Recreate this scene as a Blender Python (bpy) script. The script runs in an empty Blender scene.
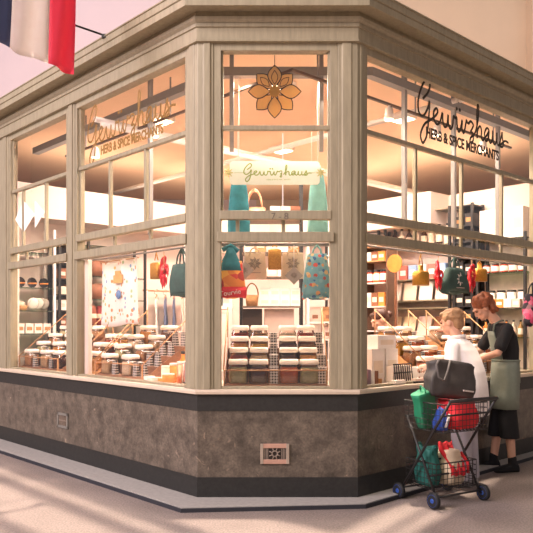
import bpy, bmesh, math, random
from mathutils import Vector, Matrix
S = bpy.context.scene
COL = S.collection
RD = random.Random(11)
PI = math.pi
# ------------------------------------------------------------------ camera, world, sun, exposure
cam = bpy.data.objects.new('camera', bpy.data.cameras.new('camera'))
COL.objects.link(cam)
cam.location = (0, 0, 1.40)
cam.rotation_euler = (PI / 2, 0, 0)
cam.data.sensor_width = 36
cam.data.lens = 693.0 / 533.0 * 36
cam.data.shift_y = 59.5 / 533.0
cam.data.clip_end = 100
S.camera = cam
S.view_settings.view_transform = 'Standard'
S.view_settings.look = 'None'
S.view_settings.gamma = 1
S.view_settings.use_curve_mapping = False
S.view_settings.exposure = 0.58
S.cycles.transparent_max_bounces = 32
S.cycles.max_bounces = 10
S.cycles.use_denoising = True
W = bpy.data.worlds.new('hall light')
S.world = W
W.use_nodes = True
WB = W.node_tree.nodes['Background']
WB.inputs[0].default_value = (1.0, 0.89, 0.89, 1)
WB.inputs[1].default_value = 0.19


def light(name, kind, loc, aim, energy, color, size=1.0, size_y=None, angle=None):
    d = bpy.data.lights.new(name, kind)
    d.energy = energy
    d.color = color
    if kind == 'AREA':
        d.shape = 'RECTANGLE'
        d.size = size
        d.size_y = size_y or size
    if kind == 'SUN':
        d.angle = angle
    if kind == 'SPOT':
        d.spot_size = angle
        d.shadow_soft_size = size
    o = bpy.data.objects.new(name, d)
    COL.objects.link(o)
    o.location = loc
    o.rotation_euler = (Vector(aim) - Vector(loc)).to_track_quat('-Z', 'Y').to_euler()
    return o


light('skylight_sun', 'SUN', (0, 0, 12), (-0.5, -0.9, 0), 4.6, (1.0, 0.82, 0.66), angle=math.radians(1.2))
light('hall_daylight', 'AREA', (-7.5, 1.0, 6.5), (-1.2, 6.2, 1.6), 880, (1.0, 0.87, 0.95), 5.0, 4.0)
light('far_wall_fill', 'AREA', (-3, 9.5, 8.5), (-4, 13.5, 5.5), 60, (1.0, 0.93, 0.93), 9.0, 1.0)  # added pair of fill lights brightening the far walls, no fixture modelled
light('far_wall_fill', 'AREA', (6, 9.5, 8.5), (6, 13.5, 5.5), 60, (1.0, 0.94, 0.90), 9.0, 1.0)
light('hall_lamps', 'AREA', (-3.5, -1.0, 8.0), (-0.2, 5.5, 1.8), 260, (1.0, 0.84, 0.66), 4.0, 3.0)


# ------------------------------------------------------------------ plan of the kiosk
def unit(deg):
    return Vector((math.cos(math.radians(deg)), math.sin(math.radians(deg)), 0))


dc, dr, dl = unit(0), unit(43), unit(133)
A = Vector((-.5488, 5.512, 0))
WC = 1.273
B = A + dc * WC
K1, K2 = .8682, .9310
C0 = A - dl * K1
UP = Vector((0, 0, 1))


def frame(o, x, y):
    return Matrix(((x.x, y.x, 0, o.x), (x.y, y.y, 0, o.y), (0, 0, 1, 0), (0, 0, 0, 1)))


FC = frame(A, dc, Vector((0, 1, 0)))         # u along the facade as seen, v inwards, z up
FL = frame(A, -dl, dr)                       # u is negative on the left facade
FR = frame(B, dr, dl)
RM = frame(C0, dr, dl)                       # room axes p, q
ANG = {id(FC): 0.0, id(FL): math.radians(-47), id(FR): math.radians(43), id(RM): math.radians(43)}
PW, QW = 4.62, 4.92
FLOORZ = .04
SILL = .895


# ------------------------------------------------------------------ materials
def lin(h):
    h = h.lstrip('#')
    o = []
    for i in (0, 2, 4):
        c = int(h[i:i + 2], 16) / 255
        o.append(c / 12.92 if c <= .04045 else ((c + .055) / 1.055) ** 2.4)
    return (*o, 1)


MATS = {}


def mat(name, hexcol, rough=.6, metal=0, var=.12, scale=14, bump=0, spec=.5, trans=0, emit=None, hex2=None, stretch=None):
    if name in MATS:
        return MATS[name]
    m = bpy.data.materials.new(name)
    m.use_nodes = True
    nt = m.node_tree
    b = nt.nodes['Principled BSDF']
    c = lin(hexcol)
    b.inputs['Roughness'].default_value = rough
    b.inputs['Metallic'].default_value = metal
    b.inputs['Specular IOR Level'].default_value = spec
    tc = nt.nodes.new('ShaderNodeTexCoord')
    nz = nt.nodes.new('ShaderNodeTexNoise')
    nz.inputs['Scale'].default_value = scale
    nz.inputs['Detail'].default_value = 5
    nz.inputs['Roughness'].default_value = .65
    if stretch:
        mp = nt.nodes.new('ShaderNodeMapping')
        mp.inputs['Scale'].default_value = stretch
        nt.links.new(tc.outputs['Object'], mp.inputs[0])
        nt.links.new(mp.outputs[0], nz.inputs['Vector'])
    else:
        nt.links.new(tc.outputs['Object'], nz.inputs['Vector'])
    rp = nt.nodes.new('ShaderNodeValToRGB')
    rp.color_ramp.elements[0].position = .3
    rp.color_ramp.elements[1].position = .7
    if hex2:
        rp.color_ramp.elements[0].color = c
        rp.color_ramp.elements[1].color = lin(hex2)
    else:
        rp.color_ramp.elements[0].color = tuple(x * (1 - var) for x in c[:3]) + (1,)
        rp.color_ramp.elements[1].color = tuple(min(1, x * (1 + var)) for x in c[:3]) + (1,)
    nt.links.new(nz.outputs['Fac'], rp.inputs[0])
    nt.links.new(rp.outputs[0], b.inputs['Base Color'])
    if bump:
        bp = nt.nodes.new('ShaderNodeBump')
        bp.inputs['Strength'].default_value = bump
        bp.inputs['Distance'].default_value = .01
        nt.links.new(nz.outputs['Fac'], bp.inputs['Height'])
        nt.links.new(bp.outputs[0], b.inputs['Normal'])
    if emit:
        b.inputs['Emission Color'].default_value = lin(emit[0])
        b.inputs['Emission Strength'].default_value = emit[1]
    MATS[name] = m
    return m


def glass(name, tint='#ffffff', refl=.10, rough=.02, fres=1.45):
    m = bpy.data.materials.new(name)
    m.use_nodes = True
    nt = m.node_tree
    nt.nodes.clear()
    out = nt.nodes.new('ShaderNodeOutputMaterial')
    tr = nt.nodes.new('ShaderNodeBsdfTransparent')
    tr.inputs[0].default_value = lin(tint)
    gl = nt.nodes.new('ShaderNodeBsdfGlossy')
    gl.inputs['Roughness'].default_value = rough
    fr = nt.nodes.new('ShaderNodeFresnel')
    fr.inputs[0].default_value = fres
    ad = nt.nodes.new('ShaderNodeMath')
    ad.operation = 'MULTIPLY_ADD'
    ad.inputs[1].default_value = 1.0
    ad.inputs[2].default_value = refl
    mx = nt.nodes.new('ShaderNodeMixShader')
    nt.links.new(fr.outputs[0], ad.inputs[0])
    nt.links.new(ad.outputs[0], mx.inputs[0])
    nt.links.new(tr.outputs[0], mx.inputs[1])
    nt.links.new(gl.outputs[0], mx.inputs[2])
    nt.links.new(mx.outputs[0], out.inputs[0])
    MATS[name] = m
    return m


def translucent(name, hexcol, amount=.6, rough=.6):
    m = mat(name, hexcol, rough=rough, var=.05)
    nt = m.node_tree
    out = next(n for n in nt.nodes if n.type == 'OUTPUT_MATERIAL')
    b = nt.nodes['Principled BSDF']
    t = nt.nodes.new('ShaderNodeBsdfTranslucent')
    t.inputs[0].default_value = lin(hexcol)
    mx = nt.nodes.new('ShaderNodeMixShader')
    mx.inputs[0].default_value = amount
    nt.links.new(b.outputs[0], mx.inputs[1])
    nt.links.new(t.outputs[0], mx.inputs[2])
    nt.links.new(mx.outputs[0], out.inputs[0])
    return m


def voronoi_mat(name, cols, scale=14, rough=.8, coord='Object', base=None):
    """cloth printed with a scatter of coloured spots"""
    m = bpy.data.materials.new(name)
    m.use_nodes = True
    nt = m.node_tree
    b = nt.nodes['Principled BSDF']
    b.inputs['Roughness'].default_value = rough
    tc = nt.nodes.new('ShaderNodeTexCoord')
    vo = nt.nodes.new('ShaderNodeTexVoronoi')
    vo.inputs['Scale'].default_value = scale
    nt.links.new(tc.outputs[coord], vo.inputs['Vector'])
    sp = nt.nodes.new('ShaderNodeSeparateColor')
    nt.links.new(vo.outputs['Color'], sp.inputs[0])
    rp = nt.nodes.new('ShaderNodeValToRGB')
    rp.color_ramp.interpolation = 'CONSTANT'
    e = rp.color_ramp.elements
    while len(e) < len(cols):
        e.new(.5)
    for i, c in enumerate(cols):
        e[i].position = i / len(cols)
        e[i].color = lin(c)
    nt.links.new(sp.outputs[0], rp.inputs[0])
    if base:
        lt = nt.nodes.new('ShaderNodeMath')
        lt.operation = 'LESS_THAN'
        lt.inputs[1].default_value = base[1]
        nt.links.new(vo.outputs['Distance'], lt.inputs[0])
        mx = nt.nodes.new('ShaderNodeMixRGB')
        mx.inputs[1].default_value = lin(base[0])
        nt.links.new(lt.outputs[0], mx.inputs[0])
        nt.links.new(rp.outputs[0], mx.inputs[2])
        nt.links.new(mx.outputs[0], b.inputs['Base Color'])
    else:
        nt.links.new(rp.outputs[0], b.inputs['Base Color'])
    MATS[name] = m
    return m


def stone_mat():
    m = mat('brown marble', '#473f37', rough=.38, scale=9, hex2='#7c6f61', bump=.05)
    nt = m.node_tree
    b = nt.nodes['Principled BSDF']
    tc = next(n for n in nt.nodes if n.type == 'TEX_COORD')
    n2 = nt.nodes.new('ShaderNodeTexNoise')
    n2.inputs['Scale'].default_value = 9
    n2.inputs['Detail'].default_value = 9
    n2.inputs['Distortion'].default_value = 1.6
    nt.links.new(tc.outputs['Object'], n2.inputs['Vector'])
    r2 = nt.nodes.new('ShaderNodeValToRGB')
    r2.color_ramp.elements[0].position = .66
    r2.color_ramp.elements[0].color = (0, 0, 0, 1)
    r2.color_ramp.elements[1].position = .74
    r2.color_ramp.elements[1].color = (.75, .75, .75, 1)
    nt.links.new(n2.outputs['Fac'], r2.inputs[0])
    mx = nt.nodes.new('ShaderNodeMixRGB')
    rp = next(n for n in nt.nodes if n.type == 'VALTORGB')
    mx.inputs[2].default_value = lin('#b59c86')
    nt.links.new(r2.outputs[0], mx.inputs[0])
    nt.links.new(rp.outputs[0], mx.inputs[1])
    n3 = nt.nodes.new('ShaderNodeTexNoise')
    n3.inputs['Scale'].default_value = 60
    n3.inputs['Detail'].default_value = 4
    nt.links.new(tc.outputs['Object'], n3.inputs['Vector'])
    r3 = nt.nodes.new('ShaderNodeValToRGB')
    r3.color_ramp.elements[0].position = .3
    r3.color_ramp.elements[0].color = (.62, .62, .62, 1)
    r3.color_ramp.elements[1].position = .7
    nt.links.new(n3.outputs['Fac'], r3.inputs[0])
    m2 = nt.nodes.new('ShaderNodeMixRGB')
    m2.blend_type = 'MULTIPLY'
    m2.inputs[0].default_value = 1
    nt.links.new(mx.outputs[0], m2.inputs[1])
    nt.links.new(r3.outputs[0], m2.inputs[2])
    nt.links.new(m2.outputs[0], b.inputs['Base Color'])
    return m


def floor_mat():
    m = mat('speckled terrazzo', '#8b7e77', rough=.6, scale=2.0, hex2='#9b8d86', bump=.0)
    nt = m.node_tree
    b = nt.nodes['Principled BSDF']
    tc = next(n for n in nt.nodes if n.type == 'TEX_COORD')
    n2 = nt.nodes.new('ShaderNodeTexNoise')
    n2.inputs['Scale'].default_value = 70
    n2.inputs['Detail'].default_value = 3
    nt.links.new(tc.outputs['Object'], n2.inputs['Vector'])
    r2 = nt.nodes.new('ShaderNodeValToRGB')
    r2.color_ramp.elements[0].position = .36
    r2.color_ramp.elements[0].color = (.60, .59, .60, 1)
    r2.color_ramp.elements[1].position = .62
    r2.color_ramp.elements[1].color = (1, 1, 1, 1)
    nt.links.new(n2.outputs['Fac'], r2.inputs[0])
    rp = next(n for n in nt.nodes if n.type == 'VALTORGB')
    m2 = nt.nodes.new('ShaderNodeMixRGB')
    m2.blend_type = 'MULTIPLY'
    m2.inputs[0].default_value = 1
    nt.links.new(rp.outputs[0], m2.inputs[1])
    nt.links.new(r2.outputs[0], m2.inputs[2])
    nt.links.new(m2.outputs[0], b.inputs['Base Color'])
    return m


STONE = stone_mat()
FLOORM = floor_mat()
BANDM = mat('dark grey stone band', '#1c1b1a', rough=.5, scale=30, hex2='#2a2927', bump=.04)
PAINT = mat('greige painted timber', '#887e68', rough=.5, scale=5, hex2='#9f937a', stretch=(6, 6, .8), bump=.03)
SILLM = mat('cream stone sill', '#cdbba6', rough=.45, var=.07)
KERBM = mat('grey kerb stone', '#a39d97', rough=.65, scale=25, var=.14)
KERBD = mat('dark kerb nosing', '#2b2b31', rough=.7)
PLASTL = mat('hall plaster in pinkish light', '#c9bcc3', rough=.9, var=.02, scale=1)  # left hall wall, pinkish light mixed into its colour
PLASTR = mat('hall plaster in warm light', '#bfac97', rough=.9, var=.04, scale=1)  # right hall wall, warm light mixed into its colour
SHOPW = mat('pinkish white shop wall', '#e8d5cb', rough=.85, var=.03, scale=2)
SHOPC = mat('peach shop ceiling', '#edc8a6', rough=.85, var=.05, scale=1)
SHOPF = mat('shop floor vinyl', '#8a7768', rough=.6)
STEEL = mat('grey painted steel', '#857f7b', rough=.45, var=.05)
WHITEP = mat('white painted pipe', '#efe5dc', rough=.5, var=.03)
BLACKM = mat('black powder coated steel', '#201d1d', rough=.45, var=.1)
WOOD = mat('warm brown timber', '#94664a', rough=.55, scale=6, var=.2, stretch=(1, 8, 8))
OAK = mat('orange oak', '#c48f60', rough=.55, scale=6, var=.16, stretch=(1, 8, 8))
PANE = glass('window glass', '#fffdfa', refl=.08, rough=.015)
JARG = glass('jar glass', '#fff8f0', refl=.06, rough=.08)
SHELFG = glass('green shelf glass', '#cfe6d6', refl=.08, rough=.05)
LIDM = mat('white jar lid', '#f1e2d4', rough=.45, var=.03)
WHITE = mat('white card', '#f2e8df', rough=.7, var=.03)
CREAM = mat('cream paper', '#ead8c2', rough=.75, var=.05)
PINKISH = mat('pale pink card', '#e8c9bb', rough=.75, var=.05)
GOLD = mat('brass', '#c58f3e', rough=.35, metal=.7, var=.15)
GOLDP = mat('gold paint', '#94703c', rough=.5, metal=.2, var=.06)
INK = mat('black lettering', '#2a201a', rough=.6, var=.05)
RED = mat('red cloth', '#d8262f', rough=.75, var=.1)
CHILI = mat('shiny red chilli', '#d31f2e', rough=.3, var=.12)
NAVY = translucent('navy cloth', '#56618c', .35)
FWHITE = translucent('white flag cloth', '#fff4f0', .45)
FRED = translucent('rose red flag cloth', '#ff5674', .45)
DGREEN = mat('dark green cotton', '#3d5650', rough=.85, var=.2, scale=9)
TURQ = mat('turquoise cloth', '#2a7f8d', rough=.8, var=.25, scale=10)
AQUA = mat('pale aqua cloth', '#7fb8b4', rough=.85, var=.12)
ORANGE = mat('orange cloth', '#e38a3c', rough=.8, var=.15)
BROWN = mat('brown card', '#8a563b', rough=.7, var=.15)
TAN = mat('tan wicker', '#b98554', rough=.75, var=.25, scale=60, bump=.2)
COPPER = mat('copper wire', '#dc9a78', rough=.35, metal=.5)
GREY = mat('warm grey cloth', '#b8aaa0', rough=.85, var=.07)
SKIN = mat('skin', '#d8a58c', rough=.55, var=.05, scale=6)
SHIRT = mat('white shirt cotton', '#efe6e2', rough=.85, var=.03)
GTROU = mat('pale grey trousers', '#b7b0b6', rough=.85, var=.05)
BLACKC = mat('black cotton', '#1a191c', rough=.9, var=.2)
APRON = mat('grey green apron linen', '#7c8377', rough=.9, var=.07, scale=30)
HAIRR = mat('auburn curls', '#87492a', rough=.55, var=.35, scale=40, bump=.4)
HAIRG = mat('short sandy grey hair', '#a17a57', rough=.6, var=.25, scale=40, bump=.3)
HAIRD = mat('dark brown hair', '#4a2c22', rough=.5, var=.3, scale=40, bump=.3)
LIP = mat('lips', '#b8675d', rough=.5)
EYE = mat('dark eyes', '#2c1d18', rough=.25)
TOTE = mat('charcoal tote fabric', '#3f3936', rough=.6, var=.2)
BLUEP = mat('blue plastic', '#2a52a8', rough=.4, var=.1)
RUBBER = mat('black rubber', '#17171a', rough=.7)
GREENB = mat('bright green bag', '#1f7d57', rough=.65, var=.15)
TEALB = mat('dark teal bag', '#1c5f56', rough=.7, var=.2)
CANVAS = mat('cream canvas', '#dcc6a8', rough=.85, var=.08)
LAMPM = mat('lamp diffuser', '#fff1dc', rough=.5, emit=('#ffe6c4', 6.0))
PLANT = mat('green leaf', '#4f7a48', rough=.6)


def checker_mat(name, c1, c2, sx=12, sz=12):
    m = bpy.data.materials.new(name)
    m.use_nodes = True
    nt = m.node_tree
    b = nt.nodes['Principled BSDF']
    b.inputs['Roughness'].default_value = .6
    tc = nt.nodes.new('ShaderNodeTexCoord')
    mp = nt.nodes.new('ShaderNodeMapping')
    mp.inputs['Scale'].default_value = (sx, 1, sz)
    br = nt.nodes.new('ShaderNodeTexBrick')
    br.offset = 0
    br.inputs['Scale'].default_value = 1
    br.inputs['Color1'].default_value = lin(c1)
    br.inputs['Color2'].default_value = lin(c1)
    br.inputs['Mortar'].default_value = lin(c2)
    br.inputs['Mortar Size'].default_value = .16
    br.inputs['Brick Width'].default_value = 1
    br.inputs['Row Height'].default_value = 1
    nt.links.new(tc.outputs['Object'], mp.inputs[0])
    sw = nt.nodes.new('ShaderNodeSeparateXYZ')
    cb = nt.nodes.new('ShaderNodeCombineXYZ')
    nt.links.new(mp.outputs[0], sw.inputs[0])
    nt.links.new(sw.outputs[0], cb.inputs[0])
    nt.links.new(sw.outputs[2], cb.inputs[1])
    nt.links.new(cb.outputs[0], br.inputs['Vector'])
    nt.links.new(br.outputs[0], b.inputs['Base Color'])
    MATS[name] = m
    return m


CARDM = checker_mat('grey dotted label card', '#4c4744', '#cfc4bb', 42, 42)
CARDD = checker_mat('dark ruled label card', '#3b3531', '#9c9088', 20, 60)
TOWELM = voronoi_mat('tea towel print', ['#d98e5c', '#7d9fc0', '#d5b45f', '#a8bd8e', '#e0a59a', '#c98d56'], 17, base=('#f3e6dc', .30))
BIRDM = voronoi_mat('blue bird print', ['#6ba6b5', '#d9a06a', '#3f6fa0', '#74aab5', '#c8574a', '#6d9fae', '#8fbcc0', '#e0c08a'], 27, base=('#79aeb8', .52))
SCARFM = voronoi_mat('pink black print', ['#c8456c', '#2b2430', '#8c6a72', '#d06a86', '#241e29'], 22)
MOSAIC = voronoi_mat('poster print', ['#d94a3a', '#efb24a', '#f0a24a', '#b5382f', '#e38a3c'], 14)
BOOKP = voronoi_mat('biscuit print', ['#d69a5e', '#e7c79a', '#c98a52'], 30, base=('#ecd7b4', .2))


# ------------------------------------------------------------------ mesh builder
class MB:
    def __init__(s):
        s.v, s.f, s.sm = [], [], []

    def add(s, vs, fs, M=None, smooth=False):
        n = len(s.v)
        for p in vs:
            p = Vector(p)
            s.v.append(M @ p if M else p)
        for f in fs:
            s.f.append([i + n for i in f])
            s.sm.append(smooth)
        return s

    def box(s, x0, x1, y0, y1, z0, z1, M=None):
        vs = [(x, y, z) for z in (z0, z1) for y in (y0, y1) for x in (x0, x1)]
        return s.add(vs, [(0, 2, 3, 1), (4, 5, 7, 6), (0, 1, 5, 4), (2, 6, 7, 3), (0, 4, 6, 2), (1, 3, 7, 5)], M)

    def loft(s, rings, M=None, smooth=True, caps=True, closed=False):
        n = len(rings[0])
        vs = [p for r in rings for p in r]
        fs = []
        m = len(rings)
        for i in range(m if closed else m - 1):
            a, b = i * n, ((i + 1) % m) * n
            for j in range(n):
                k = (j + 1) % n
                fs.append((a + j, a + k, b + k, b + j))
        s.add(vs, fs, M, smooth)
        if caps and not closed:
            o = len(s.v) - len(vs)
            s.f.append([o + j for j in reversed(range(n))])
            s.f.append([o + (m - 1) * n + j for j in range(n)])
            s.sm += [False, False]
        return s

    def tube(s, pts, r, n=8, M=None, flat=None, closed=False, smooth=True):
        pts = [Vector(p) for p in pts]
        m = len(pts)
        rs = r if isinstance(r, (list, tuple)) else [r] * m
        rings = []
        t0 = None
        for i, p in enumerate(pts):
            if closed:
                t = pts[(i + 1) % m] - pts[i - 1]
            else:
                t = pts[min(i + 1, m - 1)] - pts[max(i - 1, 0)]
            t = t.normalized() if t.length > 1e-9 else Vector((0, 0, 1))
            if t0 is None:
                a = Vector((0, 0, 1)) if abs(t.z) < .9 else Vector((0, 1, 0))
                nx = (a - t * a.dot(t)).normalized()
            else:
                nx = (nx - t * nx.dot(t))
                nx = nx.normalized() if nx.length > 1e-6 else t.orthogonal().normalized()
            t0 = t
            ny = t.cross(nx)
            rings.append([p + (nx * math.cos(2 * PI * k / n) + ny * math.sin(2 * PI * k / n)) * rs[i] for k in range(n)])
        return s.loft(rings, M, smooth, True, closed)

    def lathe(s, prof, n=16, M=None, smooth=True):
        return s.loft([[(r * math.cos(2 * PI * k / n), r * math.sin(2 * PI * k / n), z) for k in range(n)] for r, z in prof], M, smooth)

    def sq(s, prof, asp=1.0, n=20, pw=.45, M=None, smooth=True):
        rings = []
        for r, z in prof:
            ring = []
            for k in range(n):
                c, q = math.cos(2 * PI * (k + .5) / n), math.sin(2 * PI * (k + .5) / n)
                ring.append((math.copysign(abs(c) ** pw, c) * r, math.copysign(abs(q) ** pw, q) * r * asp, z))
            rings.append(ring)
        return s.loft(rings, M, smooth)

    def ell(s, c, r, n=14, m=10, M=None):
        c = Vector(c)
        r = (r, r, r) if isinstance(r, (int, float)) else r
        vs = [c + Vector((0, 0, -r[2]))]
        for i in range(1, m):
            a = -PI / 2 + PI * i / m
            for k in range(n):
                b = 2 * PI * k / n
                vs.append(c + Vector((r[0] * math.cos(a) * math.cos(b), r[1] * math.cos(a) * math.sin(b), r[2] * math.sin(a))))
        vs.append(c + Vector((0, 0, r[2])))
        fs = []
        for k in range(n):
            fs.append((0, 1 + (k + 1) % n, 1 + k))
            t = 1 + (m - 2) * n
            fs.append((len(vs) - 1, t + k, t + (k + 1) % n))
        for i in range(m - 2):
            for k in range(n):
                a, b = 1 + i * n + k, 1 + i * n + (k + 1) % n
                fs.append((a, b, b + n, a + n))
        return s.add(vs, fs, M, True)

    def limb(s, pts, rs, n=12, M=None):
        """tapered tube with round ends"""
        s.tube(pts, rs, n, M)
        s.ell(pts[0], rs[0], M=M)
        s.ell(pts[-1], rs[-1], M=M)
        for p, r in zip(pts[1:-1], rs[1:-1]):
            s.ell(p, r * .99, M=M)
        return s

    def prism(s, poly, d0, d1, M=None, axis='y'):
        """poly in x,z extruded along y (or x,y along z)"""
        n = len(poly)
        if axis == 'y':
            vs = [(x, d0, z) for x, z in poly] + [(x, d1, z) for x, z in poly]
        else:
            vs = [(x, y, d0) for x, y in poly] + [(x, y, d1) for x, y in poly]
        fs = [list(range(n)), list(reversed(range(n, 2 * n)))]
        for i in range(n):
            j = (i + 1) % n
            fs.append((i, i + n, j + n, j))
        return s.add(vs, fs, M)

    def sheet(s, grid, th=.004, M=None):
        """cloth: grid[row][col] of points, given a real thickness"""
        nr, nc = len(grid), len(grid[0])
        P = [[Vector(p) for p in r] for r in grid]
        N = [[None] * nc for _ in range(nr)]
        for i in range(nr):
            for j in range(nc):
                a = P[min(i + 1, nr - 1)][j] - P[max(i - 1, 0)][j]
                b = P[i][min(j + 1, nc - 1)] - P[i][max(j - 1, 0)]
                c = a.cross(b)
                N[i][j] = c.normalized() * th / 2 if c.length > 1e-9 else Vector((0, th / 2, 0))
        vs = [P[i][j] + N[i][j] for i in range(nr) for j in range(nc)] + [P[i][j] - N[i][j] for i in range(nr) for j in range(nc)]
        o = nr * nc
        fs = []
        for i in range(nr - 1):
            for j in range(nc - 1):
                a = i * nc + j
                fs.append((a, a + nc, a + nc + 1, a + 1))
                fs.append((o + a, o + a + 1, o + a + nc + 1, o + a + nc))
        for i in range(nr - 1):
            a, b = i * nc, i * nc + nc - 1
            fs.append((a, o + a, o + a + nc, a + nc))
            fs.append((b, b + nc, o + b + nc, o + b))
        for j in range(nc - 1):
            a, b = j, (nr - 1) * nc + j
            fs.append((a, a + 1, o + a + 1, o + a))
            fs.append((b, o + b, o + b + 1, b + 1))
        return s.add(vs, fs, M, True)

    def build(s, name, m=None, parent=None, bevel=0, fix=True):
        me = bpy.data.meshes.new(name)
        me.from_pydata([tuple(v) for v in s.v], [], s.f)
        me.polygons.foreach_set('use_smooth', s.sm)
        if fix:
            bm = bmesh.new()
            bm.from_mesh(me)
            bmesh.ops.recalc_face_normals(bm, faces=bm.faces)
            bm.to_mesh(me)
            bm.free()
        me.update()
        if m:
            me.materials.append(m)
        o = bpy.data.objects.new(name, me)
        COL.objects.link(o)
        if parent:
            o.parent = parent
        if bevel:
            b = o.modifiers.new('bevel', 'BEVEL')
            b.width = bevel
            b.segments = 2
            b.limit_method = 'ANGLE'
        return o


def tag(o, label, cat, group=None, kind=None):
    if label:
        o['label'] = label
    if cat:
        o['category'] = cat
    if group:
        o['group'] = group
    if kind:
        o['kind'] = kind
    return o


def thing(name, label, cat, loc=(0, 0, 0), rz=0, group=None):
    o = bpy.data.objects.new(name, None)
    o.empty_display_size = .05
    COL.objects.link(o)
    o.location = loc
    o.rotation_euler = (0, 0, rz)
    return tag(o, label, cat, group)


def at(FM, u, v, z):
    return FM @ Vector((u, v, z))


def dup(root, loc, rz, label=None, group=None, scale=None):
    r = root.copy()
    COL.objects.link(r)
    r.location = loc
    r.rotation_euler = (0, 0, rz)
    if scale:
        r.scale = scale
    if label:
        r['label'] = label
    if group:
        r['group'] = group
    for ch in root.children:
        c = ch.copy()
        COL.objects.link(c)
        c.parent = r
        for g in ch.children:
            d = g.copy()
            COL.objects.link(d)
            d.parent = c
    return r


def struct(o):
    o['kind'] = 'structure'
    return o


# ------------------------------------------------------------------ setting: floor, kerb, stone base, sill
LL, LR = 4.05, 3.69                       # length of the left and the right facade


def path(w, l=LL, r=LR):
    """outline of the facade pushed outwards by w"""
    nl, nc, nr = -dr, Vector((0, -1, 0)), -dl

    def corner(P, n1, n2):
        b = (n1 + n2) / (1 + n1.dot(n2))
        return P + b * w
    return [A + dl * l + nl * w, corner(A, nl, nc), corner(B, nc, nr), B + dr * r + nr * w]


def sweep(prof, segs=(0, 1, 2)):
    """profile [(w, z)] swept along the facade; segs picks facades"""
    mb = MB()
    rings = []
    for k in range(segs[0], segs[-1] + 2):
        rings.append([path(w)[k] + UP * z for w, z in prof])
    return mb.loft(rings, smooth=False)


mb = MB()
mb.box(-16, 16, -8, 17, -.1, 0)
struct(mb.build('floor', FLOORM))
# kerb round the kiosk, wider on the left
ke = [A + dl * 4.4 - dr * .30, A + Vector((-.09, -.31, 0)), B + Vector((.035, -.19, 0)), B + dr * 4.0 - dl * .10]
ki = [A + dl * 4.4 + dr * .02, A + Vector((0, .02, 0)), B + Vector((0, .02, 0)), B + dr * 4.0 + dl * .02]
mb = MB()
mb.loft([[a + UP * 0, a + UP * .036, b + UP * .04, b + UP * 0] for a, b in zip(ke, ki)], smooth=False)
kerb = struct(mb.build('trim_kerb', KERBM))
mb = MB()
nrm = [-dr, Vector((-.28, -.96, 0)), Vector((.3, -.95, 0)), -dl]
mb.loft([[a + n * .012 + UP * 0, a + n * .012 + UP * .030, a + UP * .030, a] for a, n in zip(ke, nrm)], smooth=False)
mb.build('kerb_nosing', KERBD, kerb)
for i, nm in enumerate(('left', 'center', 'right')):
    w = struct(sweep([(0, 0), (0, .86), (-.14, .86), (-.14, 0)], (i,)).build('wall_' + nm, STONE))
    sweep([(.006, .03), (.006, .197), (-.02, .197), (-.02, .03)], (i,)).build('plinth', BANDM, w)
    sweep([(.004, .724), (.004, .858), (-.02, .858), (-.02, .724)], (i,)).build('band', BANDM, w)
# joints of the stone slabs
mb = MB()
sill = struct(sweep([(.03, .86), (.034, .878), (.03, SILL), (-.14, SILL), (-.14, .858)]).build('trim_sill', SILLM))
cnt = struct(sweep([(-.14, .86), (-.14, SILL - .001), (-.72, SILL - .001), (-.72, .86)]).build('trim_counter', SILLM))
# ------------------------------------------------------------------ cornice and frieze
prof = [(-.12, 3.66), (.018, 3.66), (.020, 3.676), (.012, 3.680), (.012, 3.768), (.026, 3.772), (.026, 3.798), (.018, 3.802), (.040, 3.822), (.046, 3.845), (.034, 3.849), (.02, 3.89),
        (.155, 3.89), (.16, 3.870), (.178, 3.870), (.178, 3.925), (.172, 3.928), (.186, 3.934), (.186, 3.988), (.196, 3.99), (.196, 4.0), (-.12, 4.0)]
struct(sweep(prof).build('trim_cornice', PAINT))


# ------------------------------------------------------------------ pilasters and windows
def pil(FM, us, name='trim_pilaster'):
    mb = MB()
    for u0, u1, v0 in us:
        mb.box(u0, u1, v0, .12, SILL, 3.67, FM)
    return mb


def poly_pilaster(name, pts):
    """fluted corner post from a plan outline"""
    mb = MB()
    mb.prism([(p.x, p.y) for p in pts], SILL, 3.675, axis='z')
    return struct(mb.build(name, PAINT, bevel=.004))


def cpt(FM, u, v):
    return FM @ Vector((u, v, 0))


# corner posts: stepped plan wrapping each corner
poly_pilaster('trim_corner', [cpt(FL, -.16, .12), cpt(FL, -.16, .012), cpt(FL, -.12, .012), cpt(FL, -.115, .0), cpt(FL, -.05, 0), cpt(FL, -.045, .008),
                              cpt(FC, -.002, .012), cpt(FC, .045, .008), cpt(FC, .05, 0), cpt(FC, .1, 0), cpt(FC, .105, .012), cpt(FC, .125, .012), cpt(FC, .125, .12)])
poly_pilaster('trim_corner', [cpt(FC, 1.118, .12), cpt(FC, 1.118, .012), cpt(FC, 1.15, .012), cpt(FC, 1.155, .0), cpt(FC, 1.225, 0), cpt(FC, 1.23, .008),
                              cpt(FC, 1.275, .012), cpt(FR, .04, .008), cpt(FR, .045, 0), cpt(FR, .085, 0), cpt(FR, .09, .012), cpt(FR, .13, .012), cpt(FR, .13, .12)])
mb = MB()
for a, b, v in ((-2.215, -2.065, .012), (-2.18, -2.10, 0)):
    mb.box(a, b, v, .12, SILL, 3.67, FL)
struct(mb.build('trim_post', PAINT, bevel=.004))
mb = MB()
for a, b, v in ((-4.05, -3.70, .012), (-3.85, -3.75, 0)):
    mb.box(a, b, v, .12, SILL, 3.67, FL)
struct(mb.build('trim_post', PAINT, bevel=.004))
mb = MB()
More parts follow.
